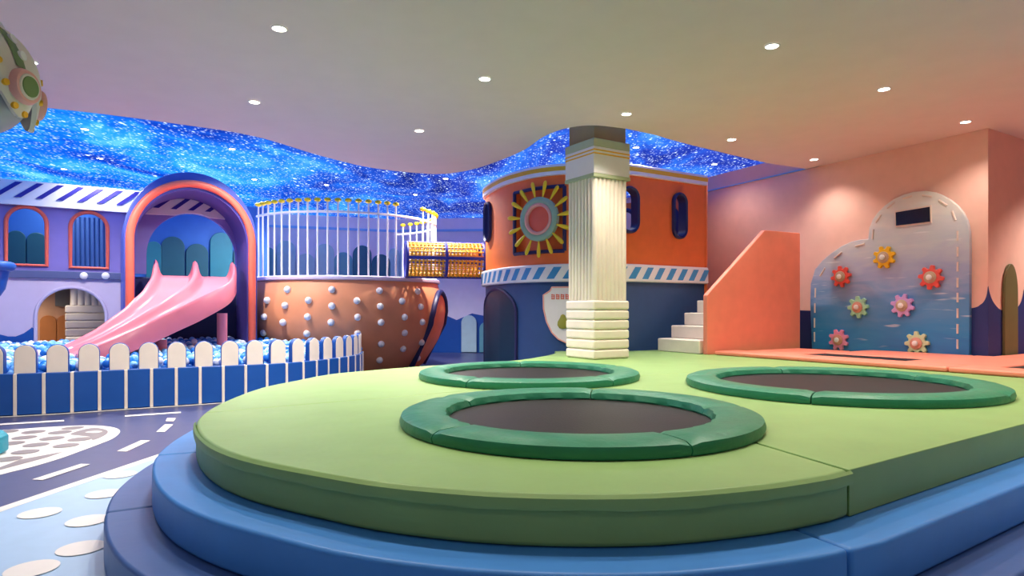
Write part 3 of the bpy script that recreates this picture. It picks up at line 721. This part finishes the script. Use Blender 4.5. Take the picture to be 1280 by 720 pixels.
for px,py in ((360,362),(415,362),(474,363.5),(521,364.5),(335,375.5),(386,375.5),(446,376),(502,376.5),(357,382),(415,382.5),(475,383),(525,383.5),(331.5,396),(385,396),(447,396.5),(505,396.5),(354.5,403),(414,403),(476,403),(527,402.5),(330.5,416),(384,417),(447,417),(505,416),(476,430),(526,428),(503,436),(474,450),(521,447.5),(445,437)):
    p = on_barrel(px,py)
    if p is None: continue
    nn = Vector((p.x-BC.x,p.y-BC.y,0)).normalized()
    obj('climbing_knob', MB().ball(p+nn*.018,.068,14,10).tube([p-nn*.03,p+nn*.02],.035,8), 'white', barrel)
# padded orange chute opening on the flank of the barrel
ray = Vector((BC.x,BC.y)).normalized(); pr_ = Vector((ray.y,-ray.x))          # to the right as seen from the entrance
def bpos(ang,z,d=0): r = br(z)+d; v = -ray*math.cos(ang)+pr_*math.sin(ang); return Vector((BC.x+v.x*r,BC.y+v.y*r,z))
for nm,d,rad,m in (('chute_rim',.05,.06,'navy_dark'),):
    loop = []
    for s,z in arch(-.30,.30,.05,1.68,16,.7): loop.append(bpos(1.21+s,z,d))
    obj(nm, MB().tube(loop,rad,8,False), m, barrel)
ch = MB(); o_ = arch(-.2,.2,.05,1.53,12,.46); rows=[]
for z in [.05+1.58*i/20 for i in range(21)]:
    hw = .28 if z < 1.0 else .28*math.sqrt(max(0,1-((z-1.0)/.64)**2))
    rows.append([bpos(1.21+hw*math.sin(PI*(k/8-.5)), z, .05-.03*math.cos(PI*(k/8-.5))) for k in range(9)])
ch.loft(rows,False,False,0,False); obj('chute', ch, 'chute_orange', barrel)

rail = thing('railing', 'white round railing with yellow knobs on top of the terracotta barrel', 'railing', (BC.x,BC.y,1.95))
zt_ = 3.33
def post(ang):
    b = bpos(ang,1.95); v = Vector((b.x-BC.x,b.y-BC.y)).normalized(); p = BC + v*1.99
    po = obj('post', MB().tube([(p.x,p.y,1.951),(p.x,p.y,zt_+.05)],.018,8), 'white', rail)
    obj('knob', MB().ball((p.x,p.y,zt_+.09),.068,14,8,0,(1,1,.62)), 'yellow', po)
st_ = 2*PI/64
a = -61*PI/180
while a < math.radians(34): post(a); a += st_
a = math.radians(52)
while a < math.radians(140): post(a); a += st_*1.25
rr_ = MB(); rr_.tube([tuple((BC - ray*1.99*math.cos(q)+pr_*1.99*math.sin(q)).to_3d()+Vector((0,0,zt_-.14))) for q in [math.radians(-63+206*i/70) for i in range(71)]], .024, 8)
obj('top_rail', rr_, 'white', rail)

# ================================================================== NET TUNNEL
TA, TB = Vector((-2.14,12.95,2.30)), Vector((-.62,13.32,2.30)); tr_ = .345
tax = (TB-TA).normalized(); tn = Vector((0,0,1)); tb_ = tax.cross(tn)
tun = thing('net_tunnel', 'yellow net crawl tunnel with dark blue padded frame between barrel and orange tower', 'crawl tunnel', tuple((TA+TB)/2-Vector((0,0,.36))))
def tc_(t,a,r=tr_): return TA.lerp(TB,t)+(tn*math.cos(a)+tb_*math.sin(a))*r
net = MB(); nl, nc = 20, 22
for i in range(nl+1): net.tube([tc_(i/nl,2*PI*j/nc) for j in range(nc)],.016,5,True)
for j in range(nc): net.tube([tc_(i/nl,2*PI*j/nc) for i in range(nl+1)],.016,5)
obj('netting', net, 'net_yellow', tun, weld=False)
for t in (0,.5,1.0): obj('hoop', MB().tube([tc_(t,2*PI*j/32) for j in range(32)],.034,8,True), 'tube_blue', tun)
for a in (0,PI/2,PI,3*PI/2): obj('rail', MB().tube([tc_(0,a-.05),tc_(1,a-.05)],.034,8), 'tube_blue', tun)

# ================================================================== PURPLE HOUSE
HP = Plane((-7.28,12.0), math.radians(33)); hw_ = HP.w
house = thing('playhouse', 'purple two-storey playhouse front with arched windows and a striped white roof edge', 'playhouse', tuple(HP.w(-1.5,0)))
sL, sR = -3.6, 1.98
Zdeck = 1.90; Zroof0, Zroof1 = 3.10, 3.54
def win(px0,px1,y0,y1):
    a,_ = HP.at(px0,y1); b,_ = HP.at(px1,y1); c = (px0+px1)/2; return a,b,HP.at(c,y1)[1],HP.at(c,y0)[1]
w1 = win(8,58,259,331); w2 = win(88.5,134,266,334.5)
oa, ob_ = HP.s_at(183), HP.s_at(295); ot = HP.at(240,267)[1]
door_out = [(oa,Zdeck)]+arch(oa,ob_,Zdeck,ot,24,.85)[1:-1]+[(ob_,Zdeck)]
outer = [(sL,1.97),(oa-.001,1.97)]
upper = [(sL,1.97),(oa,1.97)]+[p for p in arch(oa,ob_,1.97,ot,24,.85)[1:-1]]+[(ob_,1.97),(sR,1.97),(sR,Zroof1-.02),(sL,Zroof1-.02)]
upper = upper[:2]+[p for p in upper[2:]]
obj('upper_wall', slab(upper, [arch(*w1,16), arch(*w2,16)], .12, hw_), 'purple', house)
for w in (w1,w2):
    obj('window_frame', ring_tube(arch(w[0]-.005,w[1]+.005,w[2]-.005,w[3]+.005,18), hw_, .015, .034), 'coral_frame', house)
band = obj('band', MB().extrude([hw_(sL,1.84,.06),hw_(-.02,1.84,.06),hw_(-.02,1.97,.06),hw_(sL,1.97,.06)], hw_(0,0,-.05)-hw_(0,0,.06)), 'band_slate', house, bevel=.01, seg=2)
h0,h1 = HP.s_at(44.5),HP.s_at(133); hz = HP.at(90,359)[1]
hole = arch(h0,h1,.62,hz,22)
obj('lower_wall', slab([(sL,0),(-.03,0),(-.03,1.85),(sL,1.85)], [hole], .10, hw_), 'lilac', house)
obj('doorway_trim', ring_tube(hole[:], hw_, .012, .03, False), 'lilac', house)
wv = MB(); ss_ = [(HP.s_at(x),HP.at(x,y)[1]) for x,y in ((-60,408),(-40,418),(-20,410),(-10,411),(0,418),(10,420.5),(20,420.5),(30,416.5),(38,411),(40,409),(42,410.5))]
for (a,za),(b,zb) in zip(ss_,ss_[1:]): wv.extrude([hw_(a,.3,.004),hw_(b,.3,.004),hw_(b,zb,.004),hw_(a,za,.004)], hw_(0,0,.02)-hw_(0,0,.0))
obj('wave_panel', wv, 'fence_blue', house)
obj('arch_wall', slab([(-.02,0),(sR,0),(sR,1.88),(-.02,1.88)], [], .10, hw_), 'navy_dark', house)
# roof edge leaning back, with slanted stripes
def roof(s,z,d): t = (z-Zroof0)/(Zroof1-Zroof0); return hw_(s,z,d+.10-.10*t)
rseg = [(sL,Zroof0),(oa+.22,Zroof0)]
rf_l = obj('roof_edge', slab([(sL,Zroof0),(oa+.02,Zroof0)]+[p for p in arch(oa,ob_,Zdeck,ot,24,.85) if p[1] > Zroof0+.01]+[(ob_-.02,Zroof0),(sR,Zroof0),(sR,Zroof1),(sL,Zroof1)], [], .10, roof), 'white', house, bevel=0)
rs = MB(); s_ = sL+.05
while s_ < sR-.1:
    zt2, zb2 = Zroof1-.03, Zroof0+.13
    hid = oa < s_ < ob_ and ot > zb2-.05
    if hid: zb2 = Zroof0+.2
    q = [(s_-.18,zb2),(s_-.08,zb2),(s_+.24,zt2),(s_+.14,zt2)]
    rs.extrude([roof(a,b,.004) for a,b in q], roof(0,Zroof0,.006)-roof(0,Zroof0,0)); s_ += .30
obj('roof_stripes', rs, 'stripe_indigo', rf_l)
obj('deck', MB().extrude([hw_(sL,1.86,-.13),hw_(2.3,1.86,-.13),hw_(2.3,1.86,-1.95),hw_(sL,1.86,-1.95)], (0,0,.05)), 'band_slate', house)
for px in (105,132):
    s,z = HP.at(px,345); lm = HP.matrix(s,z,.06)
    o_ = obj('lamp', MB().lathe([(0,.05),(.04,.045),(.06,.025),(.065,0),(0,0)],n=20), 'white', house, matrix=WM[house.name].inverted()@lm)
# wall behind the rooms
PP = Plane(tuple(HP.w(0,0,-2.0).to_2d()), math.radians(33))
pw = MB(); pw.extrude([PP.w(sL,1.86),PP.w(3.0,1.86),PP.w(3.0,3.72),PP.w(sL,3.72)], PP.w(0,0,-.1)-PP.w(0,0),0); pw.extrude([PP.w(sL,0),PP.w(3.0,0),PP.w(3.0,1.86),PP.w(sL,1.86)], PP.w(0,0,-.1)-PP.w(0,0),1)
struct(obj('wall_house_rear', pw, ['room_blue','peach'], weld=False))
for px,ty,hw,m,lb in ((192,302,9.5,'teal_dark','leftmost seen through the tall arch'),(216,296,14.5,'teal_deep','tall, behind the left slide lane'),(246,305,14,'teal_deep','low, behind the middle rail of the slide'),(276,291,14,'teal_dark','tallest, behind the right slide lane'),(304,306,13,'teal_deep','rightmost inside the tall arch'),
                     (20.5,288.5,12,'teal_deep','left one inside the left house window'),(46,291,12.5,'teal_deep','right one inside the left house window')):
    wall_pad(PP, px, ty, hw, m, 'teal arch-topped wall pad, ' + lb, 'arch-topped pads on the blue upstairs wall', z0=1.92)
rb = MB(); a,b = PP.s_at(70),PP.s_at(142); k = 12; pts=[]
for i in range(k):
    for j in range(6): pts.append(PP.w(a+(b-a)*(i+j/6)/k, 1.92, .05+.05*math.sin(PI*j/6)**.6))
pts += [PP.w(b,1.92,.05),PP.w(b,1.92,.01),PP.w(a,1.92,.01)]
rb.extrude(pts,(0,0,3.2-1.92)); tag(obj('ribbed_wall_pad', rb, 'rib_blue'), 'blue vertically ribbed wall padding inside the right house window', 'wall pad')
# downstairs room seen through the round doorway
lc = HP.w(HP.s_at(118)-.05,0,-1.15); lr = math.radians(33)
c2 = thing('padded_column', 'cream padded square column inside the round doorway of the purple house', 'column', (lc.x,lc.y,.02), lr)
for i in range(9): obj('base_pad', MB().box((lc.x,lc.y,.16+.15*i-.14+.075),(.84,.7,.146),lr), 'cream', c2, bevel=.03, seg=3)
mb = MB(); fluted(mb, lc, .66, lr, 1.37, 1.855, 6); obj('shaft', mb, 'cream', c2, smooth=50)
for px,hw,lb in ((60.5,10.5,'full arch left of the cream column'),(80,8.5,'partly behind the cream column')):
    wall_pad(PP, px, 394, hw, 'orange_pad', 'orange-brown arch-topped pad in the round doorway, '+lb, 'orange pads in the house doorway', z0=.02)
gpn = MB(); gs0,gs1 = PP.s_at(69),PP.s_at(90); gpn.extrude([PP.w(gs0,1.36,.01),PP.w(gs1,1.33,.01),PP.w(gs1,1.85,.01),PP.w(gs0,1.85,.01)], PP.w(0,0,.06)-PP.w(0,0,0))
tag(obj('grey_wall_panel', gpn, 'grey_panel', bevel=.01), 'grey square-edged panel high in the round doorway beside the column', 'wall panel')

# ---- arch porch in front of the house
AP = Plane((-5.77,11.6), math.radians(33)); aw = AP.w
porch = thing('arch_porch', 'tall blue and purple arched porch with coral rim standing over the slide', 'arch', (-5.77,11.6,0))
oo = arch(-1.10,1.10,0.0,3.78,36,1.24); ii = arch(-.93,.93,0.0,3.47,36,1.0)
rgs = []
for (a,b),(c,d) in zip(oo,ii): rgs.append([aw(a,b,-.06),aw(a*.985,b-(.015 if b>0 else 0),0),aw(c,d,0),aw(c,d,-1.14),aw(a,b,-1.14)])
obj('shell', MB().loft(rgs), ['arch_blue'], porch, smooth=35)
rgs = []
for (c,d) in arch(-.925,.925,0,3.465,36,.995): 
    cc_ = c*.99; rgs.append([aw(c,d,-.02),aw(cc_,d-(.012 if d>0 else 0),-.02),aw(cc_,d-(.012 if d>0 else 0),-1.12),aw(c,d,-1.12)])
obj('lining', MB().loft(rgs), 'purple_deep', porch)
obj('rim', MB().tube([aw(s,z,.02) for s,z in arch(-.995,.995,0,3.56,36,1.06)],.068,10), 'coral_frame', porch)

# ---- slide
sl_pts = [(-6.07,12.25,1.925),(-5.88,11.9,1.87),(-5.72,11.5,1.68),(-5.65,11.0,1.47),(-5.75,10.5,1.23),(-5.98,10.05,.98),(-6.26,9.68,.76),(-6.55,9.36,.60)]
cl = spline([Vector(p) for p in sl_pts], 7)
slide = thing('double_slide', 'pink two-lane slide curving from the arch down into the ball pit', 'slide', (-6.1,10.8,0))
rg = []; K = len(cl)
for i,p in enumerate(cl):
    t = (cl[min(K-1,i+1)]-cl[max(0,i-1)]); t.z = 0; t.normalize(); lat = Vector((t.y,-t.x,0))     # to the rider's right
    f = i/(K-1); rh = .30-.10*min(1,f*3)-.13*max(0,(f-.55)/.45); w = .66; sk = .18+.12*f
    top = []
    for q in range(73):
        u = -1+2*q/72; c = min(abs(u),1-abs(u))                               # distance to nearest rail
        h = rh if c < .045 else rh*max(0,1-(c-.045)/.15)**2
        if c < .045: h -= .25*rh*(c/.045)**3
        top.append(p+lat*(u*w)+Vector((0,0,h)))
    rg.append(top+[p+lat*(w*1.05)+Vector((0,0,rh*.8)),p+lat*(w*1.05)+Vector((0,0,-sk*.7)),p+lat*(w*.7)+Vector((0,0,-sk)),p-lat*(w*.7)+Vector((0,0,-sk)),p-lat*(w*1.05)+Vector((0,0,-sk*.7)),p-lat*(w*1.05)+Vector((0,0,rh*.8))])
obj('chute', MB().loft(rg), 'slide_pink', slide, smooth=60)
for (x,y,z) in ((-5.05,11.15,1.22),(-5.62,10.25,.80)):
    obj('support_post', MB().tube([(x,y,.01),(x,y,z)],.085,14), 'slide_pink', slide)

# ================================================================== BALL-PIT FENCE
fp = [Vector(p) for p in [(-7.6,7.25),(-6.8,7.42),(-6.0,7.62),(-5.4,7.9),(-4.95,8.18),(-4.5,8.42),(-4.05,8.69),(-3.56,8.97),(-3.14,9.37),(-2.87,9.97),(-2.70,10.5),(-2.63,11.05),(-2.70,11.6),(-2.82,12.15)]]
fpath = resample(spline(fp,10), .285)
fence = thing('ball_pit_fence', 'blue padded ball-pit wall with white strips and a row of white rounded pickets', 'fence', (-4.5,8.4,0))
ZF = .51
for a,b in zip(fpath,fpath[1:]):
    t = (b-a).normalized(); nrm = Vector((t.y,-t.x))     # outward, towards the room
    L_ = (b-a).length; ang = math.atan2(t.y,t.x); mid = (a+b)/2 - nrm*.07
    obj('panel', MB().box((mid.x,mid.y,ZF/2+.008),(L_-.03,.14,ZF-.012),ang), 'fence_blue', fence, bevel=.012, seg=2)
    c = b - nrm*.07 + nrm*.004
    obj('strip', MB().box((c.x,c.y,ZF/2+.006),(.036,.142,ZF-.012),ang), 'cream', fence, bevel=.004, seg=1)
ppath = resample(offset(spline(fp,10), -.05), .325)
for a,b in zip(ppath,ppath[1:]):
    t = (b-a).normalized(); nrm = Vector((t.y,-t.x)); ang = math.atan2(t.y,t.x)
    pm = (a+b)/2
    pl = Plane(tuple(pm), ang); sg = 1 if pl.n.dot(nrm) > 0 else -1
    pk = obj('picket', MB().extrude([Vector((pm.x+t.x*s,pm.y+t.y*s,z)) for s,z in arch(-.115,.115,ZF-.02,.855,16)], (-nrm.x*.07,-nrm.y*.07,0)), 'fence_blue', fence, bevel=.008, seg=2)
    obj('face', MB().extrude([Vector((pm.x+nrm.x*.001+t.x*s,pm.y+nrm.y*.001+t.y*s,z)) for s,z in arch(-.107,.107,ZF-.015,.847,16)], (nrm.x*.012,nrm.y*.012,0)), 'cream', pk, bevel=.004, seg=1)
kick = MB(); kk = offset(fpath, .012); k2 = offset(fpath,.05)
kick.loft([[(p.x,p.y,.005),(q.x,q.y,.005),(q.x,q.y,.012),(p.x,p.y,.012)] for p,q in zip(kk,k2)]); obj('base_strip', kick, 'floor_white', fence)

# ================================================================== BALLS
inside = [p - Vector(((b-a).normalized().y, -(b-a).normalized().x))*.21 for p,a,b in zip(fpath,fpath,fpath[1:]+[fpath[-1]+Vector((-.1,.3))])] + [Vector((-2.9,15)),Vector((-13,15)),Vector((-13,6))]
def inpoly(x,y,P):
    r = False; j = len(P)-1
    for i in range(len(P)):
        if (P[i].y > y) != (P[j].y > y) and x < (P[j].x-P[i].x)*(y-P[i].y)/(P[j].y-P[i].y)+P[i].x: r = not r
        j = i
    return r
R_ = .056; balls = []
def surf(x,y):
    d = (Vector((x,y))-HP.o).dot(HP.n); return .56 + .12*max(0,min(1,1-(d-.5)/3.2)), d
sl_xy = [(p.x,p.y,p.z) for p in cl]
yy = 7.2; row = 0
while yy < 13.4:
    xx = -9.6 + (row%2)*.056
    while xx < -2.4:
        x = xx+random.uniform(-.014,.014); y = yy+random.uniform(-.014,.014)
        zs,d = surf(x,y); px = 640+F*x/y
        ok = -90 < px < 475 and d > .10 and (Vector((x,y))-BC).length > br(zs)+.1 and inpoly(x,y,inside)
        s_,da = (Vector((x,y))-AP.o).dot(AP.u), (Vector((x,y))-AP.o).dot(AP.n)
        if ok and .83 < abs(s_) < 1.2 and da < .12: ok = False
        if ok and any((x-q[0])**2+(y-q[1])**2 < .1444 and q[2]-.3 < zs+.1 for q in sl_xy[-16:]): ok = False
        if ok and any((x-q[0])**2+(y-q[1])**2 < .024 for q in ((-5.05,11.15),(-5.62,10.25))): ok = False
        if ok:
            balls.append((x,y,zs+random.uniform(-.035,.03),px))
            balls.append((x+.05,y+.05,zs-.085+random.uniform(-.015,.015),-999))
        xx += .113
    yy += .100; row += 1
near = sorted([b for b in balls if 0 <= b[3] <= 458], key=lambda b: b[1]+abs(b[0])*.3)[:300]
nset = set(near); rest = [b for b in balls if b not in nset]
cols = ['ball_blue','ball_azure','ball_white']; names = {'ball_blue':'deep blue','ball_azure':'sky blue','ball_white':'white'}
protos = {}
for k in cols:
    o_ = obj('ball', MB().ball((0,0,R_),R_,18,12), k, smooth=180); tag(o_, names[k]+' plastic ball in the front rows of the ball pit, just behind the pickets', 'ball', names[k]+' balls behind the pickets'); protos[k] = [o_, False]
def pick(): return random.choices(cols,(.36,.33,.31))[0]
for x,y,z,_ in near:
    k = pick(); pr = protos[k]
    if not pr[1]: o_ = pr[0]; pr[1] = True
    else: o_ = pr[0].copy(); C.objects.link(o_)
    o_.location = (x,y,z-R_)
ico = bmesh.new(); bmesh.ops.create_icosphere(ico, subdivisions=2, radius=R_); iv = [v.co.copy() for v in ico.verts]; iv_i = {v:i for i,v in enumerate(ico.verts)}; fi = [[iv_i[v] for v in f.verts] for f in ico.faces]; ico.free()
stv=[]; stf=[]; stm=[]
for x,y,z,_ in rest:
    o_ = len(stv); k = cols.index(pick())
    stv += [(v.x+x,v.y+y,v.z+z) for v in iv]; stf += [[o_+i for i in f] for f in fi]; stm += [k]*len(fi)
me = bpy.data.meshes.new('ball_pit_balls'); me.from_pydata(stv,[],stf)
for k in cols: me.materials.append(M[k])
me.polygons.foreach_set('material_index', stm); me.polygons.foreach_set('use_smooth',[True]*len(stf))
bo = bpy.data.objects.new('ball_pit_balls', me); C.objects.link(bo); bo['kind'] = 'stuff'; tag(bo, 'blue and white plastic balls filling the pit farther back around the slide', 'balls')

# ================================================================== HANGING SPACESHIP
SX,SY = -3.62,4.2
ship = thing('hanging_spaceship', 'cream toy spaceship with pink-ringed portholes hanging from the ceiling at upper left', 'hanging decoration', (SX,SY,2.5))
cam_az = math.atan2(-SY,-SX); la = cam_az + math.radians(48)
def sh(az,t,d=0):          # t 0 top .. 1 lower edge of the shell
    lobe = .5+.5*math.cos(6*(az-la)); low = 2.72 - .19*lobe
    zt3 = 3.22; ph_ = t*PI*.56; r = (.43+d)*math.sin(min(ph_,PI/2))**.9 if ph_ < PI/2 else (.43+d)*(1-.06*(ph_-PI/2)/(PI*.06))
    z = zt3 - (zt3-low)*(1-math.cos(ph_))/(1-math.cos(PI*.56)) + d*math.cos(ph_)
    return Vector((SX+r*math.cos(az),SY+r*math.sin(az),z))
mb = MB(); rings = []
for j in range(96):
    az = 2*PI*j/96; rings.append([sh(az,.02+.98*i/22,0) for i in range(23)]+[sh(az,.02+.98*i/22,-.03) for i in range(22,-1,-1)])
mb.loft(rings,True); obj('shell', mb, 'ship_cream', ship)
obj('underside', MB().ball((SX-.03,SY,2.68),.37,40,20,0,(1,1,.68)), 'ship_grey', ship, smooth=180)
for k in range(6):
    az = la + k*PI/3
    def on(da,dt,d): return sh(az+da,.80+dt,d)
    def disc(r,d0,d1,c=(0,0)):
        cen = on(c[0],c[1],0); nz = (cen-Vector((SX,SY,2.75))); nz.z *= .3; nz.normalize(); tx = Vector((-nz.y,nz.x,0)).normalized(); ty = nz.cross(tx)
        return MB().lathe([(0,d1),(r*.9,d1),(r,d1*.6+d0*.4),(r,d0),(0,d0)],n=24), Matrix(((tx.x,ty.x,nz.x,cen.x),(tx.y,ty.y,nz.y,cen.y),(tx.z,ty.z,nz.z,cen.z),(0,0,0,1)))
    for nm,r,d0,d1,m in (('porthole_ring',.115,-.02,.035,'ship_pink'),('porthole_bezel',.088,.0,.043,'ship_cream'),('porthole_glass',.072,.0,.05,'ship_green')):
        b_,mt = disc(r,d0,d1); obj(nm,b_,m,ship,matrix=WM[ship.name].inverted()@mt)
    gb = MB(); gr = []
    for i in range(10):
        t = .10+.58*i/9; w = .09; gr.append([sh(az-w/ max(.25,math.sin(t*PI*.56)),t,.006),sh(az,t,.012),sh(az+w/max(.25,math.sin(t*PI*.56)),t,.006)])
    gb.loft(gr,False,False,0,False); gs = obj('green_stripe', gb, 'ship_green', ship)
    if k in (0,1,5):
        for t in (.30,.44,.58):
            b_,mt = disc(.034,-.01,.022,(.10,t-.80)); obj('dot',b_,'white',ship,matrix=WM[ship.name].inverted()@mt)
        for c in ((-.40,.0),(-.30,.11),(-.14,.165),(.05,.175)):
            b_,mt = disc(.022,-.01,.012,c); obj('yellow_dot',b_,'gold',ship,matrix=WM[ship.name].inverted()@mt)
obj('cable', MB().tube([(SX,SY,3.18),(SX,SY,CEIL)],.008,6), 'cable', ship)

# ================================================================== BLUE BUCKET AND TEAL POUF AT THE LEFT EDGE
bx = Vector((-8.12,9.75))
bk_ = thing('tipping_bucket', 'blue round-rimmed bucket cut off by the left edge in front of the purple house', 'bucket', (bx.x,bx.y,1.62))
obj('bowl', MB().lathe([(0,1.42),(.22,1.43),(.32,1.60),(.37,1.88),(.38,1.92),(.34,1.92),(.29,1.64),(.20,1.47),(0,1.46)],(bx.x,bx.y,0),40), 'fence_blue', bk_)
obj('rim', MB().tube([(bx.x+.38*math.cos(2*PI*i/40),bx.y+.38*math.sin(2*PI*i/40),1.95) for i in range(40)],.075,10,True), 'fence_blue', bk_)
hpnt = HP.w((Vector((bx.x,bx.y))-HP.o).dot(HP.u),1.75,.06)
obj('bracket', MB().tube([(bx.x,bx.y+.3,1.75),tuple(hpnt)],.04,8), 'navy_dark', bk_)
g = G(-38,570)
tag(obj('pouf', MB().lathe([(0,.004),(.24,.004),(.27,.03),(.27,.16),(.24,.19),(0,.2)],(g.x,g.y,0),12), 'pouf_teal', bevel=.01), 'teal low pouf cut off by the left edge on the polka-dot floor', 'pouf')

# ================================================================== DOWNLIGHTS
LP = 2.4
def light(name, loc, power, angle=120, col=(1,.9,.78), r=.07, blend=.8):
    l = bpy.data.lights.new(name,'SPOT'); l.energy = power; l.spot_size = math.radians(angle); l.spot_blend = blend; l.shadow_soft_size = r; l.color = col
    o_ = bpy.data.objects.new(name,l); C.objects.link(o_); o_.location = loc; return o_
def dl_proto(r):
    t = thing('downlight','x','ceiling light',matrix=Matrix.Identity(4),group='round recessed ceiling downlights')
    lobj('trim_ring', MB().lathe([(r*.82,0),(r*.86,-.010),(r,-.008),(r*1.04,0)],n=28), 'white', t)
    lobj('lens', MB().lathe([(0,-.004),(r*.83,-.004),(r*.83,-.001),(0,-.001)],n=28), 'lamp', t)
    return t
d0 = dl_proto(.068); first = True
for px,py,lb in ((349,35,'downlight high at upper left centre of the ceiling'),(38,77,'downlight half behind the hanging spaceship'),(606,98,'downlight at the middle of the plain ceiling'),
    (318,127,'downlight at left above the pink-rimmed arch'),(524,163,'downlight above the yellow net tunnel near the galaxy edge'),(783,142,'downlight just above the column top'),(965,57,'large downlight upper right, nearest of the right-hand ones'),
    (1105,111,'downlight above the screen of the gear board'),(1207,152,'rightmost downlight by the wall corner'),(914.5,174,'downlight right of the orange tower'),(1017.5,199,'farthest downlight close to the pink wall')):
    d = F*(CEIL-EYE)/(HOR-py); p = Vector(((px-640)/F*d,d,CEIL-.001)); mt = Matrix.Translation(p)
    if first: d0.matrix_world = mt; d0['label'] = lb; first = False
    else: dup(d0,mt,lb)
    light('downlight_beam',(p.x,p.y,CEIL-.03),90*LP*(.3 if px in (1207,1017.5) else .72 if px in (783,914.5) else 2.5 if px == 524 else 1.8 if px == 318 else 1.2 if px == 606 else 1))
e0 = dl_proto(.06); first = True; e0['group'] = 'downlights in the galaxy ceiling'
for px,py,lb in ((106,161,'left, nearest the plain ceiling'),(125,197.5,'above the striped roof edge'),(80,211,'leftmost, low over the striped roof edge'),(290,186,'above the right side of the arch'),(318,224,'just right of the arch top'),
    (408,231,'above the middle of the railing'),(519,243,'above the yellow net tunnel'),(557,223,'left of the orange tower near the ceiling curve'),(795,184,'right of the column'),(893,205,'above the right end of the orange tower')):
    d = F*(STAR-EYE)/(HOR-py); p = Vector(((px-640)/F*d,d,STAR-.001)); mt = Matrix.Translation(p); lb = 'small white downlight in the galaxy ceiling, ' + lb
    if first: e0.matrix_world = mt; e0['label'] = lb; first = False
    else: dup(e0,mt,lb)
    light('galaxy_beam',(p.x,p.y,STAR-.03),120*LP*(.12 if px == 893 else 1.5 if px in (106,290,318) else .45 if px in (125,80) else 1.0 if px == 519 else 2.0 if px in (557,408) else .8),150,(1,.93,.84))
# unseen fill beams without fixtures, added above, behind and beside the camera
for x,y in ((-1.6,3.9),(.2,3.3),(1.9,4.0),(-4.6,4.2),(4.2,4.6)): light('downlight_beam',(x,y,CEIL-.03),(56 if x > -4 else 14)*LP,125)  # added overhead to brighten the platform top but not its sides
for x,y in ((-3,1),(0,.5),(3,1),(-1.5,-1.5),(2,-1.5),(5.5,3.5),(8,5),(8.5,8.5),(5.5,0),(-6,3)):
    light('downlight_beam',(x,y,CEIL-.03),90*LP*(.12 if y < 3 else 1.5 if x > 8.2 else 1.0))
light('tower_fill',(1.6,12.6,3.5),40*LP,150)  # unseen spot added to brighten the tower interior behind the portholes
lo = HP.w(-1.15,1.80,-.45); light('doorway_fill',tuple(lo),7*LP,150)  # unseen spot added to brighten the downstairs room
light('doorway_fill',tuple(HP.w(-1.95,1.80,-1.25)),16*LP,165)  # second added spot, lights the wall behind the orange pads

# ================================================================== WORLD AND VIEW
w = bpy.data.worlds.new('world'); bpy.context.scene.world = w; w.use_nodes = True
w.node_tree.nodes['Background'].inputs[0].default_value = (1,.96,.92,1); w.node_tree.nodes['Background'].inputs[1].default_value = .13
sc = bpy.context.scene
sc.view_settings.view_transform = 'Standard'; sc.view_settings.look = 'None'; sc.view_settings.gamma = 1; sc.view_settings.use_curve_mapping = False
sc.view_settings.exposure = 0.4
sc.cycles.max_bounces = 8; sc.cycles.diffuse_bounces = 5; sc.cycles.use_denoising = True; sc.cycles.sample_clamp_indirect = 6
